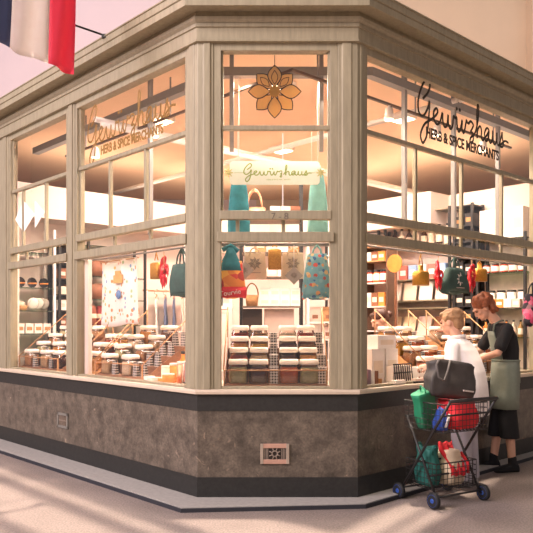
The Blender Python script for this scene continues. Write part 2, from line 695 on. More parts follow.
for a, b, v in ((3.13, 3.36, .012), (3.17, 3.23, 0), (3.27, 3.33, 0)):
    mb.box(a, b, v, .12, SILL, 3.67, FR)
struct(mb.build('trim_post', PAINT, bevel=.004))
mb = MB()
mb.box(3.60, 3.69, .012, .12, SILL, 3.67, FR)
struct(mb.build('trim_post', PAINT, bevel=.004))


def pane(FM, u0, u1, z0, z1, v, parent, name='pane'):
    mb = MB()
    mb.add([(u0, v, z0), (u1, v, z0), (u1, v, z1), (u0, v, z1)], [(0, 1, 2, 3)], FM)
    return mb.build(name, PANE, parent, fix=False)


def window(n, FM, u0, u1, mulls, lower=True, jamb=.05, lowmull=(), stub=None):
    """one bay: fixed light, row of small panes in a raised sash, open gap, lower rail, show window"""
    mb = MB()
    a, b = u0 + jamb, u1 - jamb
    mb.box(u0, a, .02, .11, SILL, 3.67, FM)
    mb.box(b, u1, .02, .11, SILL, 3.67, FM)
    mb.box(a, b, .02, .11, 3.60, 3.67, FM)
    mb.box(a, b, .03, .1, SILL, .915, FM)
    w = struct(mb.build('window_%d' % n, PAINT, bevel=.003))
    m2 = MB()
    m2.box(a - .006, a + .016, .05, .085, 2.25, 3.605, FM)
    m2.box(b - .016, b + .006, .05, .085, 2.25, 3.605, FM)
    m2.box(a, b, .038, .085, 2.972, 3.008, FM)
    for u in mulls:
        m2.box(u - .014, u + .014, .045, .08, 2.32, 2.975, FM)
    m2.build('upper_sash', PAINT, w, bevel=.003)
    m3 = MB()
    m3.box(a - .01, b + .01, .012, .08, 2.252, 2.322, FM)
    m3.build('meeting_rail', PAINT, w, bevel=.004)
    m4 = MB()
    m4.box(a - .03, b + .03, .0, .07, 2.072, 2.15, FM)
    for u in (mulls if stub is None else stub):
        m4.box(u + .02, u + .05, .075, .1, 2.14, 2.26, FM)
    m4.build('lower_rail', PAINT, w, bevel=.004)
    pane(FM, a, b, 3.005, 3.602, .065, w)
    es = [a] + list(mulls) + [b]
    for i in range(len(es) - 1):
        pane(FM, es[i], es[i + 1], 2.32, 2.974, .064, w)
    pane(FM, a, b, 2.15, 2.255, .09, w)
    if lower:
        pane(FM, a, b, .913, 2.075, .068, w)
    return w


w3 = window(3, FC, .123, 1.118, (), True, .062, stub=(.28, .65))
m = MB()
m.box(.676, .684, .062, .068, 2.32, 2.95, FC)
m.box(.676, .684, .088, .094, 2.15, 2.24, FC)
m.build('glass_joint', WHITEP, w3)
window(2, FL, -2.065, -.158, (-1.44, -.83), True, .035)
window(1, FL, -3.71, -2.215, (-3.39, -2.80), True, .045)
window(4, FR, .128, 3.13, (.87, 1.63, 2.40), False, .02)
window(5, FR, 3.36, 3.60, (), True, .04)
# white inner casing beside the middle post on the left
mb = MB()
mb.box(-2.03, -1.955, .105, .15, SILL, 2.07, FL)
struct(mb.build('trim_casing', SHOPW, bevel=.003))

# ------------------------------------------------------------------ shop shell
mb = MB()
fl = [cpt(RM, 0.3, .3), cpt(RM, PW, .1), cpt(RM, PW, QW), cpt(RM, .1, QW)]
mb.prism([(p.x, p.y) for p in (cpt(FC, .1, .13), cpt(FC, 1.2, .13), cpt(RM, PW, .13), cpt(RM, PW, QW), cpt(RM, .13, QW))], 0.002, FLOORZ, axis='z')
struct(mb.build('floor_shop', SHOPF))
XD = 4.2
mb = MB()
mb.prism([(p.x, p.y) for p in (cpt(FL, 0, .0), cpt(FC, 1.273, .0), cpt(RM, PW + XD, .0), cpt(RM, PW + XD, QW + XD), cpt(RM, .0, QW + XD))], 3.86, 3.98, axis='z')
struct(mb.build('ceiling', SHOPC))
mb = MB()
mb.box(PW, PW + .1, .0, QW + .1, 0, 3.12, RM)
struct(mb.build('wall_back_right', SHOPW))
mb = MB()
mb.box(0, PW, QW, QW + .1, 0, 3.12, RM)
struct(mb.build('wall_back_left', SHOPW))
for nm, bxs in (('wall_rear_right', (PW + XD, PW + XD + .1, 0, QW + XD + .1)), ('wall_rear_left', (0, PW + XD, QW + XD, QW + XD + .1)),
                ('wall_side_right', (PW, PW + XD, .0, .12)), ('wall_side_left', (.0, .12, QW, QW + XD))):
    mb = MB()
    mb.box(*bxs, 0, 3.86, RM)
    struct(mb.build(nm, SHOPW if 'rear' in nm else PAINT))
mb = MB()
mb.box(PW - .42, PW, 1.5, QW, 2.72, 3.12, RM)
mb.box(.1, PW - .42, QW - .42, QW, 2.72, 3.12, RM)
struct(mb.build('trim_bulkhead', SHOPW))
# steel ring beam and hangers behind the glass
mb = MB()
ring = []


def inner(vl, vc, vr):
    # corners of the inset ring, a different inset behind each facade
    def cross(o1, d1, o2, d2):
        t = ((o2.x - o1.x) * d2.y - (o2.y - o1.y) * d2.x) / (d1.x * d2.y - d1.y * d2.x)
        return o1 + d1 * t
    ol, oc, orr = A + dr * vl, A + Vector((0, vc, 0)), B + dl * vr
    return [ol + dl * 3.9, cross(ol, dl, oc, dc), cross(oc, dc, orr, dr), orr + dr * 3.4]


for e_ in (0, .08):
    ring.append(inner(.40 + e_, .42 + e_, .18 + e_))
rings = [[ring[0][k] + UP * 3.545, ring[0][k] + UP * 3.62, ring[1][k] + UP * 3.62, ring[1][k] + UP * 3.545] for k in range(4)]
mb.loft(rings, smooth=False)
rb = struct(mb.build('trim_ring_beam', STEEL))
for FM, us in ((FR, (.93, 1.75, 2.62)), (FL, (-1.35, -.72, -2.9)), (FC, (.25, 1.02))):
    for u in us:
        mb = MB()
        vv = .2 if FM is FR else .43
        mb.box(u - .018, u + .018, vv, vv + .04, 2.3 if FM is not FC else 2.9, 3.86, FM)
        mb.build('beam_hanger', STEEL, rb)
mb = MB()
for d in (0, .13):
    mb.tube([cpt(RM, .13, 2.6 + d) + UP * (3.40 + d * .6), cpt(RM, PW + XD, 2.6 + d) + UP * (3.40 + d * .6)], .030, 10)
struct(mb.build('trim_pipe', WHITEP))
mb = MB()
for d in (0, .13):
    mb.tube([cpt(RM, 2.6 + d, 0.13) + UP * (3.60 + d * .3), cpt(RM, 2.6 + d, QW + XD) + UP * (3.60 + d * .3)], .028, 10)
struct(mb.build('trim_pipe', WHITEP))
# far walls, and unseen overhead boards added to stripe the floor with shade
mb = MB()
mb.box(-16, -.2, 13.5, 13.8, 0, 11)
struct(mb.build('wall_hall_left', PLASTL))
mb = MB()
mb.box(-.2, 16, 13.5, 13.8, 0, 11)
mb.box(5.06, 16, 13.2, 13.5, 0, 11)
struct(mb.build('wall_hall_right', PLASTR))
k = 0
SH = Vector((.29, .525, 0))
for w, t in ((.44, .19), (.72, .17), (1.30, .16), (1.75, .3)):
    k += 1
    mb = MB()
    mb.box(-.9, 4.3, -w - t, -w, 7.0, 7.06, frame(A + SH, dl, dr))
    struct(mb.build('shade_board_%d' % k, PAINT))
d2 = unit(56)
n2 = unit(146)
for o0, o1 in ((.76, 1.5), (.47, .54), (-.55, .36), (-1.6, -.95)):  # second added set, slotted to leave light streaks on the right floor
    k += 1
    mb = MB()
    mb.box(-2.2 if o0 > -.9 else -1.0, 4.2, o0, o1, 7.0, 7.06, frame(Vector((2.66, 6.6, 0)), d2, n2))
    struct(mb.build('shade_board_%d' % k, PAINT))

# ------------------------------------------------------------------ shop lamps
for i, (p, q) in enumerate(((1.5, 1.5), (3.3, 1.3), (1.3, 3.3), (3.3, 3.3))):
    nm = ('nearest the corner of the shop', 'towards the right back shelves', 'towards the far end of the shop', 'in the rear corner of the shop')[i]
    t = thing('ceiling_light', 'square warm ceiling light panel ' + nm, 'ceiling light', at(RM, p, q, 3.86), math.radians(43), 'shop ceiling panels')
    mb = MB()
    mb.box(-.13, .13, -.13, .13, -.05, -.001)
    mb.build('housing', WHITEP, t)
    mb = MB()
    mb.box(-.11, .11, -.11, .11, -.058, -.051)
    mb.build('diffuser', LAMPM, t)
    c = at(RM, p, q, 3.78)
    light('ceiling_lamp', 'AREA', c, (c.x, c.y, 0), 60, (1.0, .81, .68), .55)
TRACKZ = 3.46
t = thing('track_rail', 'dark lighting track turning the corner behind the gold flower', 'track light', at(RM, .62, .42, TRACKZ), math.radians(43))
mb = MB()
mb.box(-.012, 3.6, -.012, .012, 0, .022)
mb.box(-.012, .012, .012, 3.9, 0, .022)
mb.build('rail', mat('dark bronze track', '#5a3c24', rough=.5), t)
for x, y in ((.3, 0), (1.7, 0), (3.2, 0), (0, 1.7), (0, 3.4)):
    mb = MB()
    mb.box(x - .006, x + .006, y - .006, y + .006, .02, .399)
    mb.build('drop_rod', STEEL, t)
for i, (p, q) in enumerate(((1.9, .42), (2.7, .42), (3.6, .42), (.62, 1.5), (.62, 2.4), (.62, 3.6))):
    sp = thing('spotlight', 'small white spotlight clamped under the track, ' + ('nearest' if i % 3 == 0 else 'middle one' if i % 3 == 1 else 'farthest')
               + (' along the right window' if i < 3 else ' along the left windows'), 'spotlight', at(RM, p, q, TRACKZ - .1), math.radians(43), 'track spotlights')
    mb = MB()
    mb.lathe([(.012, .1), (.012, .08), (.035, .075), (.045, -.02), (.045, -.03)], 14)
    mb.build('can', WHITEP, sp)
    mb = MB()
    mb.lathe([(.04, -.031), (.04, -.036)], 14)
    mb.build('lens', LAMPM, sp)
for p_, q_, sx, sy in ((2.35, .42, 2.6, .1), (.62, 2.3, .1, 2.6)):
    lo = light('track_lamps', 'AREA', at(RM, p_, q_, TRACKZ - .14), at(RM, p_, q_, 0), 34, (1.0, .82, .66), sx, sy)
    lo.rotation_euler = (math.radians(12) if sx > sy else 0, math.radians(-12) if sy > sx else 0, math.radians(43))
lo = light('track_lamps', 'AREA', at(FC, .6365, .52, 3.5), at(FC, .6365, .52, 0), 20, (1.0, .82, .66), .7, .08)
for p_, q_, sx, sy in ((PW + .5, 2.6, .2, 4.0), (2.6, QW + .5, 4.0, .2)):
    lo = light('cove_lamps', 'AREA', at(RM, p_, q_, 3.0), at(RM, p_, q_, 9), 30, (1.0, .77, .60), sx, sy)
    lo.rotation_euler = (PI, 0, math.radians(43))
#@@PART2
# ================================================================== THINGS OUTSIDE
# ------------------------------------------------------------------ vents in the stone base
mb = None
v = thing('wall_vent', 'pinkish ornamental air vent in the middle of the corner stone panel', 'air vent', at(FC, .605, -.001, .31), 0)
v.location = at(FC, .615, 0, .305)
m = MB()
m.box(-.105, .105, -.014, 0, .125, .16)
m.box(-.105, .105, -.014, 0, 0, .035)
m.build('frame', mat('terracotta pink metal', '#b98f7b', rough=.6), v, .003)
for x in (-.115, .09):
    m = MB()
    m.box(x, x + .025, -.016, 0, 0, .16)
    m.build('frame_side', mat('grey tan metal', '#a29180', rough=.6), v, .003)
m = MB()
m.box(-.092, .092, -.003, 0, .03, .13)
m.build('backing', INK, v)
m = MB()
for x in (-.08, -.068, -.056, .056, .068, .08):
    m.box(x - .003, x + .003, -.009, 0, .03, .13)
m.tube([(.022 * math.cos(a), -.006, .08 + .022 * math.sin(a)) for a in [k * PI / 8 for k in range(16)]], .005, 6, closed=True)
for k in range(8):
    a = k * PI / 4 + PI / 8
    m.tube([(.015 * math.cos(a), -.006, .08 + .015 * math.sin(a)), (.048 * math.cos(a), -.006, .08 + .048 * math.sin(a))], .0045, 6)
m.box(-.05, .05, -.009, 0, .03, .036)
m.box(-.05, .05, -.009, 0, .124, .13)
m.build('grille', mat('grille metal', '#8d7c6e', rough=.6), v)
v2 = thing('wall_vent', 'small grey framed air vent in the left stone wall', 'air vent', at(FL, -2.28, 0, .345), math.radians(-47))
m = MB()
for x0, x1, z0, z1 in ((-.115, .115, .13, .155), (-.115, .115, 0, .025), (-.115, -.09, 0, .155), (.09, .115, 0, .155)):
    m.box(x0, x1, -.014, 0, z0, z1)
m.build('frame', mat('grey vent metal', '#77726a', rough=.6), v2)
m = MB()
for k in range(7):
    m.box(-.078 + k * .026 - .004, -.078 + k * .026 + .004, -.009, 0, .02, .135)
m.box(-.09, .09, -.006, 0, .07, .08)
m.build('grille', mat('grille metal', '#8d7c6e'), v2)

# ------------------------------------------------------------------ flag and rod
rod = MB()
rb0 = at(FL, -1.14, -.16, 3.99)
rod.tube([rb0 + UP * .02, rb0 - dr * .7 + UP * .035, rb0 - dr * 1.5 + UP * .06], .009, 8)
ro = thing('flag_rod', 'thin dark rod reaching out from the cornice behind the flag', 'rod', rb0)
o = rod.build('rod', BLACKM)
o.parent = ro
o.matrix_parent_inverse = Matrix.Translation(-rb0)
m = MB()
m.box(-.03, .03, -.05, .05, -.012, .02)
m.build('bracket', BLACKM, ro)
fd = Vector((.697, .717, 0))
fo = Vector((-2.155, 5.6, 0)) - fd * .30
fl_ = thing('tricolour_flag', 'navy, white and red cloth flag hanging over the left cornice', 'flag', (fo.x * .945, fo.y * .945, 1.4 + (5.34 - 1.4) * .945), math.atan2(fd.y, fd.x))
fl_.scale = (.945, .945, .945)


def flagpart(x0, x1, m_, nm):
    g = []
    for i in range(25):
        z = -1.68 + 1.68 * i / 24
        r = []
        for j in range(9):
            x = x0 + (x1 - x0) * j / 8
            f = 1 - i / 24
            y = .035 * math.sin(x * 13 + f * 1.5) * (.3 + f) + .012 * math.sin(x * 31 + f * 5)
            zz = z + (.03 * math.sin(x * 5.5) - .02 * x) * f
            xx = x + .02 * f * math.sin(f * 4)
            r.append((xx, y, zz))
        g.append(r)
    mm = MB().sheet(g, .003)
    return mm.build(nm, m_, fl_)


flagpart(0, .40, NAVY, 'navy_stripe')
flagpart(.40, .72, FWHITE, 'white_stripe')
flagpart(.72, 1.0, FRED, 'red_stripe')
m = MB()
m.tube([(-.03, 0, .01), (1.03, 0, .01)], .014, 8)
m.build('batten', BLACKM, fl_)
for x in (.08, .92):
    m = MB()
    m.tube([(x, 0, .01), (x, 0, .3)], .004, 6)
    m.build('cord', BLACKM, fl_)
m = MB()
m.tube([(-.1, 0, .305), (3.02, 0, .305)], .02, 8)
m.build('support_pole', STEEL, fl_)
m = MB()
m.tube([(3.0, 0, -1.21), (3.0, 0, .32)], .03, 10)
m.build('mast', STEEL, fl_)


# ------------------------------------------------------------------ lettering
def text(body, size, m_, M, name, parent=None, xs=1.0, depth=.0015, align='CENTER', off=0):
    cu = bpy.data.curves.new('lettering', 'FONT')
    cu.body = body
    cu.size = size
    cu.align_x = align
    cu.extrude = depth
    cu.offset = off
    o = bpy.data.objects.new('lettering', cu)
    COL.objects.link(o)
    bpy.context.view_layer.update()
    me = bpy.data.meshes.new_from_object(o.evaluated_get(bpy.context.evaluated_depsgraph_get()))
    bpy.data.objects.remove(o)
    T = M @ Matrix.Rotation(PI / 2, 4, 'X') @ Matrix.Diagonal((xs, 1, 1, 1))
    me.transform(T)
    me.materials.append(m_)
    n = bpy.data.objects.new(name, me)
    COL.objects.link(n)
    if parent:
        n.parent = parent
    return n


def spline(pts, n=7):
    P = [Vector((x, y, 0)) for x, y in pts]
    P = [P[0]] + P + [P[-1]]
    out = []
    for i in range(1, len(P) - 2):
        for k in range(n):
            t = k / n
            a, b, c, d = P[i - 1], P[i], P[i + 1], P[i + 2]
            out.append(.5 * (2 * b + (c - a) * t + (2 * a - 5 * b + 4 * c - d) * t * t + (3 * b - a - 3 * c + d) * t ** 3))
    out.append(P[-2])
    return out


# one hand-written word: strokes in units of the small letter height
STROKES = [
    [(.75, 1.35), (1.35, 1.9), (1.55, 2.5), (1.25, 2.8), (.7, 2.2), (.25, 1.2), (.3, .4), (.8, .25), (1.3, .85), (1.5, 1.35), (1.42, .3), (1.2, -.9), (.75, -1.5), (.5, -1.0), (.95, -.25), (1.7, .2),
     (2.2, .55), (2.45, .85), (2.3, 1.05), (2.0, .8), (2.0, .3), (2.3, .02), (2.7, .2), (3.0, .9), (3.05, .4), (3.25, .02), (3.55, .2), (3.7, .9), (3.72, .4), (3.95, .02), (4.25, .3), (4.35, .95), (4.55, .85),
     (4.75, .95), (4.8, .5), (4.95, .05), (5.2, .2), (5.45, .9), (5.42, .35), (5.6, .05), (5.75, .25), (5.95, .85), (6.0, 1.0), (6.15, .85), (6.4, .9)],
    [(6.25, .8), (6.55, 1.05), (6.9, .85), (6.65, .45), (6.55, .3), (6.9, .25), (6.85, -.3), (6.5, -.4), (6.55, -.1), (7.1, .3), (7.5, 1.2), (7.65, 2.2), (7.5, 2.4), (7.4, 1.8), (7.4, .8), (7.42, .02),
     (7.5, .6), (7.8, .95), (8.0, .7), (8.0, .2), (8.2, .02), (8.55, .3), (9.05, .85), (8.75, 1.0), (8.45, .6), (8.55, .1), (8.85, .15), (9.05, .85), (9.05, .3), (9.25, .02), (9.5, .3), (9.6, .95), (9.6, .3), (9.85, .02),
     (10.15, .35), (10.2, .95), (10.2, .3), (10.4, .05), (10.7, .4), (10.95, 1.1), (11.0, .75), (11.15, .3), (11.0, .02), (10.65, .05), (10.8, .2), (11.4, .55), (11.9, .5)],
]
DOTS = [(4.75, 1.55), (5.15, 1.55)]


def script(M, width, m_, name, parent, r, flat=.25, hscale=1.0):
    k = width / 11.9
    mb = MB()
    for st in STROKES:
        mb.tube([(p.x * k, 0, p.y * k * hscale) for p in spline(st)], r, 6)
    for x, y in DOTS:
        mb.ell((x * k, 0, y * k * hscale), r * 1.5, 8, 6)
    T = M @ Matrix.Diagonal((1, flat, 1, 1))
    mb.v = [T @ p for p in mb.v]
    return mb.build(name, m_, parent)


sg = thing('window_lettering', 'black handwritten shop lettering on the upper right window', 'sign', at(FR, .88, .058, 3.0), math.radians(43))
script(Matrix.Translation((0, 0, .255)), 1.66, INK, 'script_word', sg, .0125, hscale=1.0)
text('HERB & SPICE MERCHANTS', .135, INK, Matrix.Translation((.15, 0, .108)), 'block_word', sg, xs=.80, align='LEFT', off=.004)
sg = thing('window_lettering', 'gold handwritten shop lettering on the upper left window', 'sign', at(FL, -1.90, .058, 2.98), math.radians(-47))
script(Matrix.Translation((0, 0, .215)), 1.52, GOLDP, 'script_word', sg, .011, hscale=1.05)
text('HERB & SPICE MERCHANTS', .12, GOLDP, Matrix.Translation((.28, 0, .085)), 'block_word', sg, xs=.73, align='LEFT', off=.004)
# hanging white sign board
sb = thing('sign_board', 'long white sign with green handwriting hung in the corner window', 'sign', at(FC, .615, .10, 2.545), 0)
m = MB()
pl = []
for cx, cz, a0 in ((.335, .16, 0), (-.335, .16, 90), (-.335, .03, 180), (.335, .03, 270)):
    for j in range(5):
        a = math.radians(a0 + j * 22.5)
        pl.append((cx + .03 * math.cos(a), cz + .03 * math.sin(a)))
m.prism(pl, 0, .012)
m.build('board', translucent('pale mint white board', '#f2f3ec', .38), sb)
GRN = mat('lime green lettering', '#a3b565', rough=.6)
script(Matrix.Translation((-.26, -.003, .075)), .56, GRN, 'script_word', sb, .0045, flat=.4, hscale=.72)
text('HERB & SPICE MERCHANTS', .016, GRN, Matrix.Translation((.03, -.002, .035)), 'block_word', sb, depth=.0006)
m = MB()
m.box(-.33, -.235, -.002, 0, .094, .097)
m.box(.27, .33, -.002, 0, .094, .097)
m.build('green_line', GRN, sb)
for x in (-.375, .375):
    m = MB()
    for k in range(8):
        a = k * PI / 4
        m.tube([(x, -.004, .095), (x + .04 * math.cos(a), -.004, .095 + .04 * math.sin(a))], [.009, .003], 6)
    m.build('star_flower', mat('pale yellow flower', '#d8cf8e'), sb)
for x in (-.3, .3):
    m = MB()
    m.tube([(x, .006, .19), (x, .006, .43)], .002, 5)
    m.build('cord', WHITEP, sb)
# gold flower
fw = thing('flower_sign', 'gold eight petalled flower with black outlines hung in the top corner window', 'hanging sign', at(FC, .615, .12, 3.105), 0)
FCZ = .20
for k in range(8):
    a = k * PI / 4 + PI / 2
    L = .215 if k % 2 == 0 else .205
    pts = []
    for t in [j / 12 for j in range(13)]:
        w = .056 * math.sin(PI * t ** 1.15) * (1 if t < 1 else 0)
        pts.append((.03 + (L - .03) * t, w))
    out = pts + [(x, -y) for x, y in reversed(pts[1:-1])]
    R2 = lambda x, y: (x * math.cos(a) - y * math.sin(a), FCZ + x * math.sin(a) + y * math.cos(a))
    m = MB()
    oy = .006 * (k % 2)
    m.prism([R2(x, y) for x, y in out], oy, oy + .003)
    pet = m.build('petal', translucent('translucent gold petal', '#d8b070', .3), fw)
    m = MB()
    m.tube([(R2(x, y)[0], oy - .001, R2(x, y)[1]) for x, y in out], .0042, 6, closed=True)
    if k in (7, 0, 1):
        m.tube([(R2(x, y)[0], -.001, R2(x, y)[1]) for x, y in [(.06 + (L * .8 - .06) * t, .026 * math.sin(PI * t)) for t in [j / 8 for j in range(9)]]], .003, 5)
        m.tube([(R2(x, y)[0], -.001, R2(x, y)[1]) for x, y in [(.06 + (L * .8 - .06) * t, -.026 * math.sin(PI * t)) for t in [j / 8 for j in range(9)]]], .003, 5)
    m.build('outline', INK, pet)
m = MB()
m.lathe([(.045, -.006), (.045, .006)], 20, Matrix.Translation((0, 0, FCZ)) @ Matrix.Rotation(PI / 2, 4, 'X'))
m.build('center', GOLD, fw)
m = MB()
m.tube([(0, 0, FCZ + .2), (0, 0, .495)], .003, 5)
m.build('cord', INK, fw)
# digits on the rail, frosted arrows on the far left
t = text('7 - 8', .075, mat('worn grey paint', '#6b6257'), Matrix.Translation(at(FC, .655, .0105, 2.25)), 'rail_numerals')
tag(t, 'worn grey numerals painted on the corner window rail', 'numerals')
m = MB()
for poly in ([(-3.62, 2.66), (-3.43, 2.84), (-3.43, 2.49)], [(-3.36, 2.84), (-3.10, 2.66), (-3.36, 2.49)], [(-3.08, 2.80), (-2.84, 2.655), (-3.08, 2.51)]):
    mm = MB()
    mm.prism(poly, .060, .0625, FL)
    m.v, m.f, m.sm = m.v + mm.v, m.f + [[i + len(m.v) for i in f] for f in mm.f], m.sm + mm.sm
st = thing('window_sticker', 'white diamond and arrow stickers on the far left window pane', 'sticker', at(FL, -3.2, .06, 2.5))
for poly in ([(-3.62, 2.66), (-3.405, 2.84), (-3.405, 2.49)], [(-3.375, 2.84), (-3.10, 2.66), (-3.375, 2.49)], [(-3.09, 2.81), (-2.85, 2.655), (-3.09, 2.50)]):
    mm = MB()
    mm.prism(poly, .060, .0625, FL)
    o = mm.build('arrow', WHITE, st)
    o.matrix_parent_inverse = Matrix.Translation(-st.location)


# ================================================================== SHOP STOCK
# ------------------------------------------------------------------ display stands, jars and cards
CONT = {'pale green herbs': '#b9b58a', 'dark brown spice': '#5c2f1c', 'orange spice': '#c8642b', 'golden spice': '#d79a4a', 'rusty chilli flakes': '#a8442a',
        'beige seeds': '#c9a983', 'tan powder': '#b68457', 'cream salt': '#e6d3bd', 'purple brown petals': '#6d4240', 'yellow curry': '#d8a53c'}
JARS = {}


def jar_proto(content, w=.165, h=.20):
    k = (content, w, h)
    if k in JARS:
        return JARS[k], True
    r = w / 2
    t = thing('spice_jar', content, 'jar')
    m = MB()
    m.sq([(r * .9, .0), (r * .97, .012), (r * .97, h * .66), (r * .84, h * .74), (r * .84, h * .8)], n=24, pw=.5, asp=.142 / w)
    m.f = [f for f in m.f if len(f) == 4]
    m.sm = [True] * len(m.f)
    m.build('glass_body', JARG, t)
    m = MB()
    m.sq([(r * .85, .006), (r * .92, .016), (r * .93, h * .60), (r * .80, h * (.66 + .03 * RD.random()))], n=24, pw=.5, asp=.142 / w)
    m.build('contents', mat('spice ' + content, CONT[content], rough=.9, scale=90, var=.25, bump=.3), t)
    m = MB()
    m.sq([(r * .86, h * .78), (r * 1.0, h * .80), (r * 1.0, h * .90), (r * .93, h * .985), (r * .86, h)], n=24, pw=.55, asp=.142 / w)
    m.build('lid', LIDM, t)
    JARS[k] = t
    return t, False


def put(proto_seen, loc, rz, label, group):
    t, seen = proto_seen
    if seen:
        return dup(t, loc, rz, label, group)
    t.location = loc
    t.rotation_euler = (0, 0, rz)
    t['label'] = label
    if group:
        t['group'] = group
    return t


def card_proto():
    if 'card' in JARS:
        return JARS['card'], True
    t = thing('label_card', 'x', 'label card')
    m = MB()
    m.prism([(0, 0), (.045, 0), (.02, .135), (.008, .135)], -.034, .034, Matrix.Rotation(PI / 2, 4, 'Z'))
    m.build('block', CARDM, t)
    m = MB()
    m.box(-.037, .037, -.035, -.003, .136, .142)
    m.build('cap', WHITE, t)
    JARS['card'] = t
    return t, False


ORD = ['first', 'second', 'third', 'fourth', 'fifth', 'sixth', 'seventh', 'eighth']


def stand(FM, u0, v0, width, cols, where, wood=OAK, w=.165, h=.20, tiers=4, rise=.093, dep=.15, contents=None, base=0.0, rail=True):
    """stepped timber stand; cols = list of ('j'|'c', u offset)"""
    rz = ANG[id(FM)]
    t = thing('display_stand', 'stepped timber display stand of jars, the ' + where, 'display stand', at(FM, u0, v0, SILL + base), rz)
    m = MB()
    m.box(0, width, 0, dep + .03, 0, .022)
    m.build('tray', wood, t, .002)
    for i in range(tiers):
        m = MB()
        m.box(.01, width - .01, .03 + dep * i, .03 + dep * (i + 1), .0225 if i else .0225, .03 + rise * i)
        m.build('step', wood, t)
    if rail:
        m = MB()
        m.tube([(.0, .005, .145), (width, .005, .145)], .005, 8)
        m.build('front_rail', OAK, t)
        for x in (.006, width - .006):
            m = MB()
            m.box(x - .006, x + .006, .002, .014, .02, .15)
            m.build('rail_post', OAK, t)
    for x in (.0, width):
        m = MB()
        m.tube([(x, .006, .148), (x, .03 + dep * tiers, .30 + rise * tiers)], .0055, 8)
        m.tube([(x, .03 + dep * tiers - .01, .03 + rise * tiers), (x, .03 + dep * tiers - .01, .30 + rise * tiers)], .0055, 8)
        m.build('side_rail', OAK, t)
    for x in (0, width - .008):
        m = MB()
        m.prism([(.03, .02), (.03 + dep * tiers, .02), (.03 + dep * tiers, .03 + rise * tiers), (.03 + dep, .03 + rise)], 0, .008, Matrix(((0, 1, 0, x), (1, 0, 0, 0), (0, 0, 1, 0), (0, 0, 0, 1))))
        m.build('side_panel', wood, t)
    cs = list(CONT)
    g = 'spice jars, ' + where
    nj = 0
    jc = sum(1 for c in cols if c[0] == 'j')
    cc = len(cols) - jc
    ij = ic = 0
    for kind, off in cols:
        if kind == 'j':
            ij += 1
        else:
            ic += 1
        for i in range(tiers):
            z = SILL + base + .03 + rise * i + .0005
            p = at(FM, u0 + off, v0 + .03 + dep * (i + .5), z)
            tier = ('bottom step', 'second step', 'third step', 'top step')[i] if tiers == 4 else ('bottom step', 'middle step', 'top step')[i]
            if kind == 'j':
                con = contents[(i * jc + ij - 1) % len(contents)] if contents else cs[RD.randrange(len(cs))]
                put(jar_proto(con, w, h), p, rz, 'jar of %s, %s, %s from the left, %s' % (con, tier, ORD[ij - 1], where), g)
            else:
                put(card_proto(), at(FM, u0 + off, v0 + .03 + dep * i + .03, z), rz, 'grey dotted label card, %s, %s card column, %s' % (tier, ORD[ic - 1], where), 'label cards, ' + where)
    return t


stand(FC, .20, .11, .845, [('j', .115), ('j', .285), ('c', .41), ('j', .535), ('j', .70), ('c', .806)], 'corner window stand', WOOD, w=.160,
      contents=['pale green herbs', 'dark brown spice', 'orange spice', 'pale green herbs', 'rusty chilli flakes', 'beige seeds', 'dark brown spice', 'golden spice', 'golden spice', 'yellow curry', 'purple brown petals', 'tan powder', 'rusty chilli flakes', 'tan powder', 'cream salt', 'rusty chilli flakes'])
stand(FL, -1.85, .12, .86, [('j', .12), ('c', .26), ('j', .50), ('c', .64), ('c', .78)], 'left window stand', WOOD,
      contents=['beige seeds', 'cream salt', 'pale green herbs', 'tan powder', 'cream salt', 'beige seeds', 'golden spice', 'purple brown petals'])
stand(FL, -3.66, .12, 1.0, [('j', .13), ('c', .28), ('j', .55), ('c', .70), ('j', .87)], 'far left window stand', WOOD, w=.18,
      contents=['tan powder', 'beige seeds', 'dark brown spice', 'pale green herbs', 'golden spice', 'tan powder'])
stand(FL, -2.60, .30, .42, [('j', .11), ('j', .31)], 'stand by the middle post', OAK, tiers=3,
      contents=['rusty chilli flakes', 'golden spice', 'tan powder', 'dark brown spice'])
stand(FR, 1.14, .10, .56, [('j', .10), ('c', .225), ('j', .38), ('c', .505)], 'stand before the shop worker', OAK,
      contents=['orange spice', 'golden spice', 'tan powder', 'orange spice', 'yellow curry'], h=.19)
stand(FR, 2.02, .10, .76, [('j', .11), ('c', .23), ('j', .36), ('c', .48), ('j', .62)], 'stand before the woman in black', OAK,
      contents=['orange spice', 'tan powder', 'beige seeds', 'golden spice', 'cream salt'], h=.19)


# ------------------------------------------------------------------ small goods
def goods(name, cat, label, loc, rz, parts, group=None):
    """parts: (part name, MB, material)"""
    t = thing(name, label, cat, loc, rz, group)
    for n, m, mm in parts:
        m.build(n, mm, t)
    return t


def cyl(r0, r1, z0, z1, n=16, M=None):
    return MB().lathe([(r0, z0), (r1, z1)], n, M)


def bx(*a, M=None):
    return MB().box(*a, M)


def jam(loc, rz, label, group, body=None, lid=None, r=.045, h=.10):
    k = ('jam', body.name if body else '', r, h)
    if k in JARS:
        return dup(JARS[k], loc, rz, label, group)
    body = body or mat('red jam', '#a83a26', rough=.25)
    t = goods('jam_jar', 'jar', label, loc, rz, [
        ('glass_body', MB().lathe([(r * .9, 0), (r, .006), (r, h * .78), (r * .85, h * .84)], 18), body),
        ('lid', MB().lathe([(r * .93, h * .84), (r * .95, h * .86), (r * .95, h)], 18), lid or BLACKM),
        ('paper_label', MB().lathe([(r * 1.01, h * .18), (r * 1.02, h * .2), (r * 1.02, h * .68), (r * 1.01, h * .7)], 18), WHITE)], group)
    JARS[k] = t
    return t


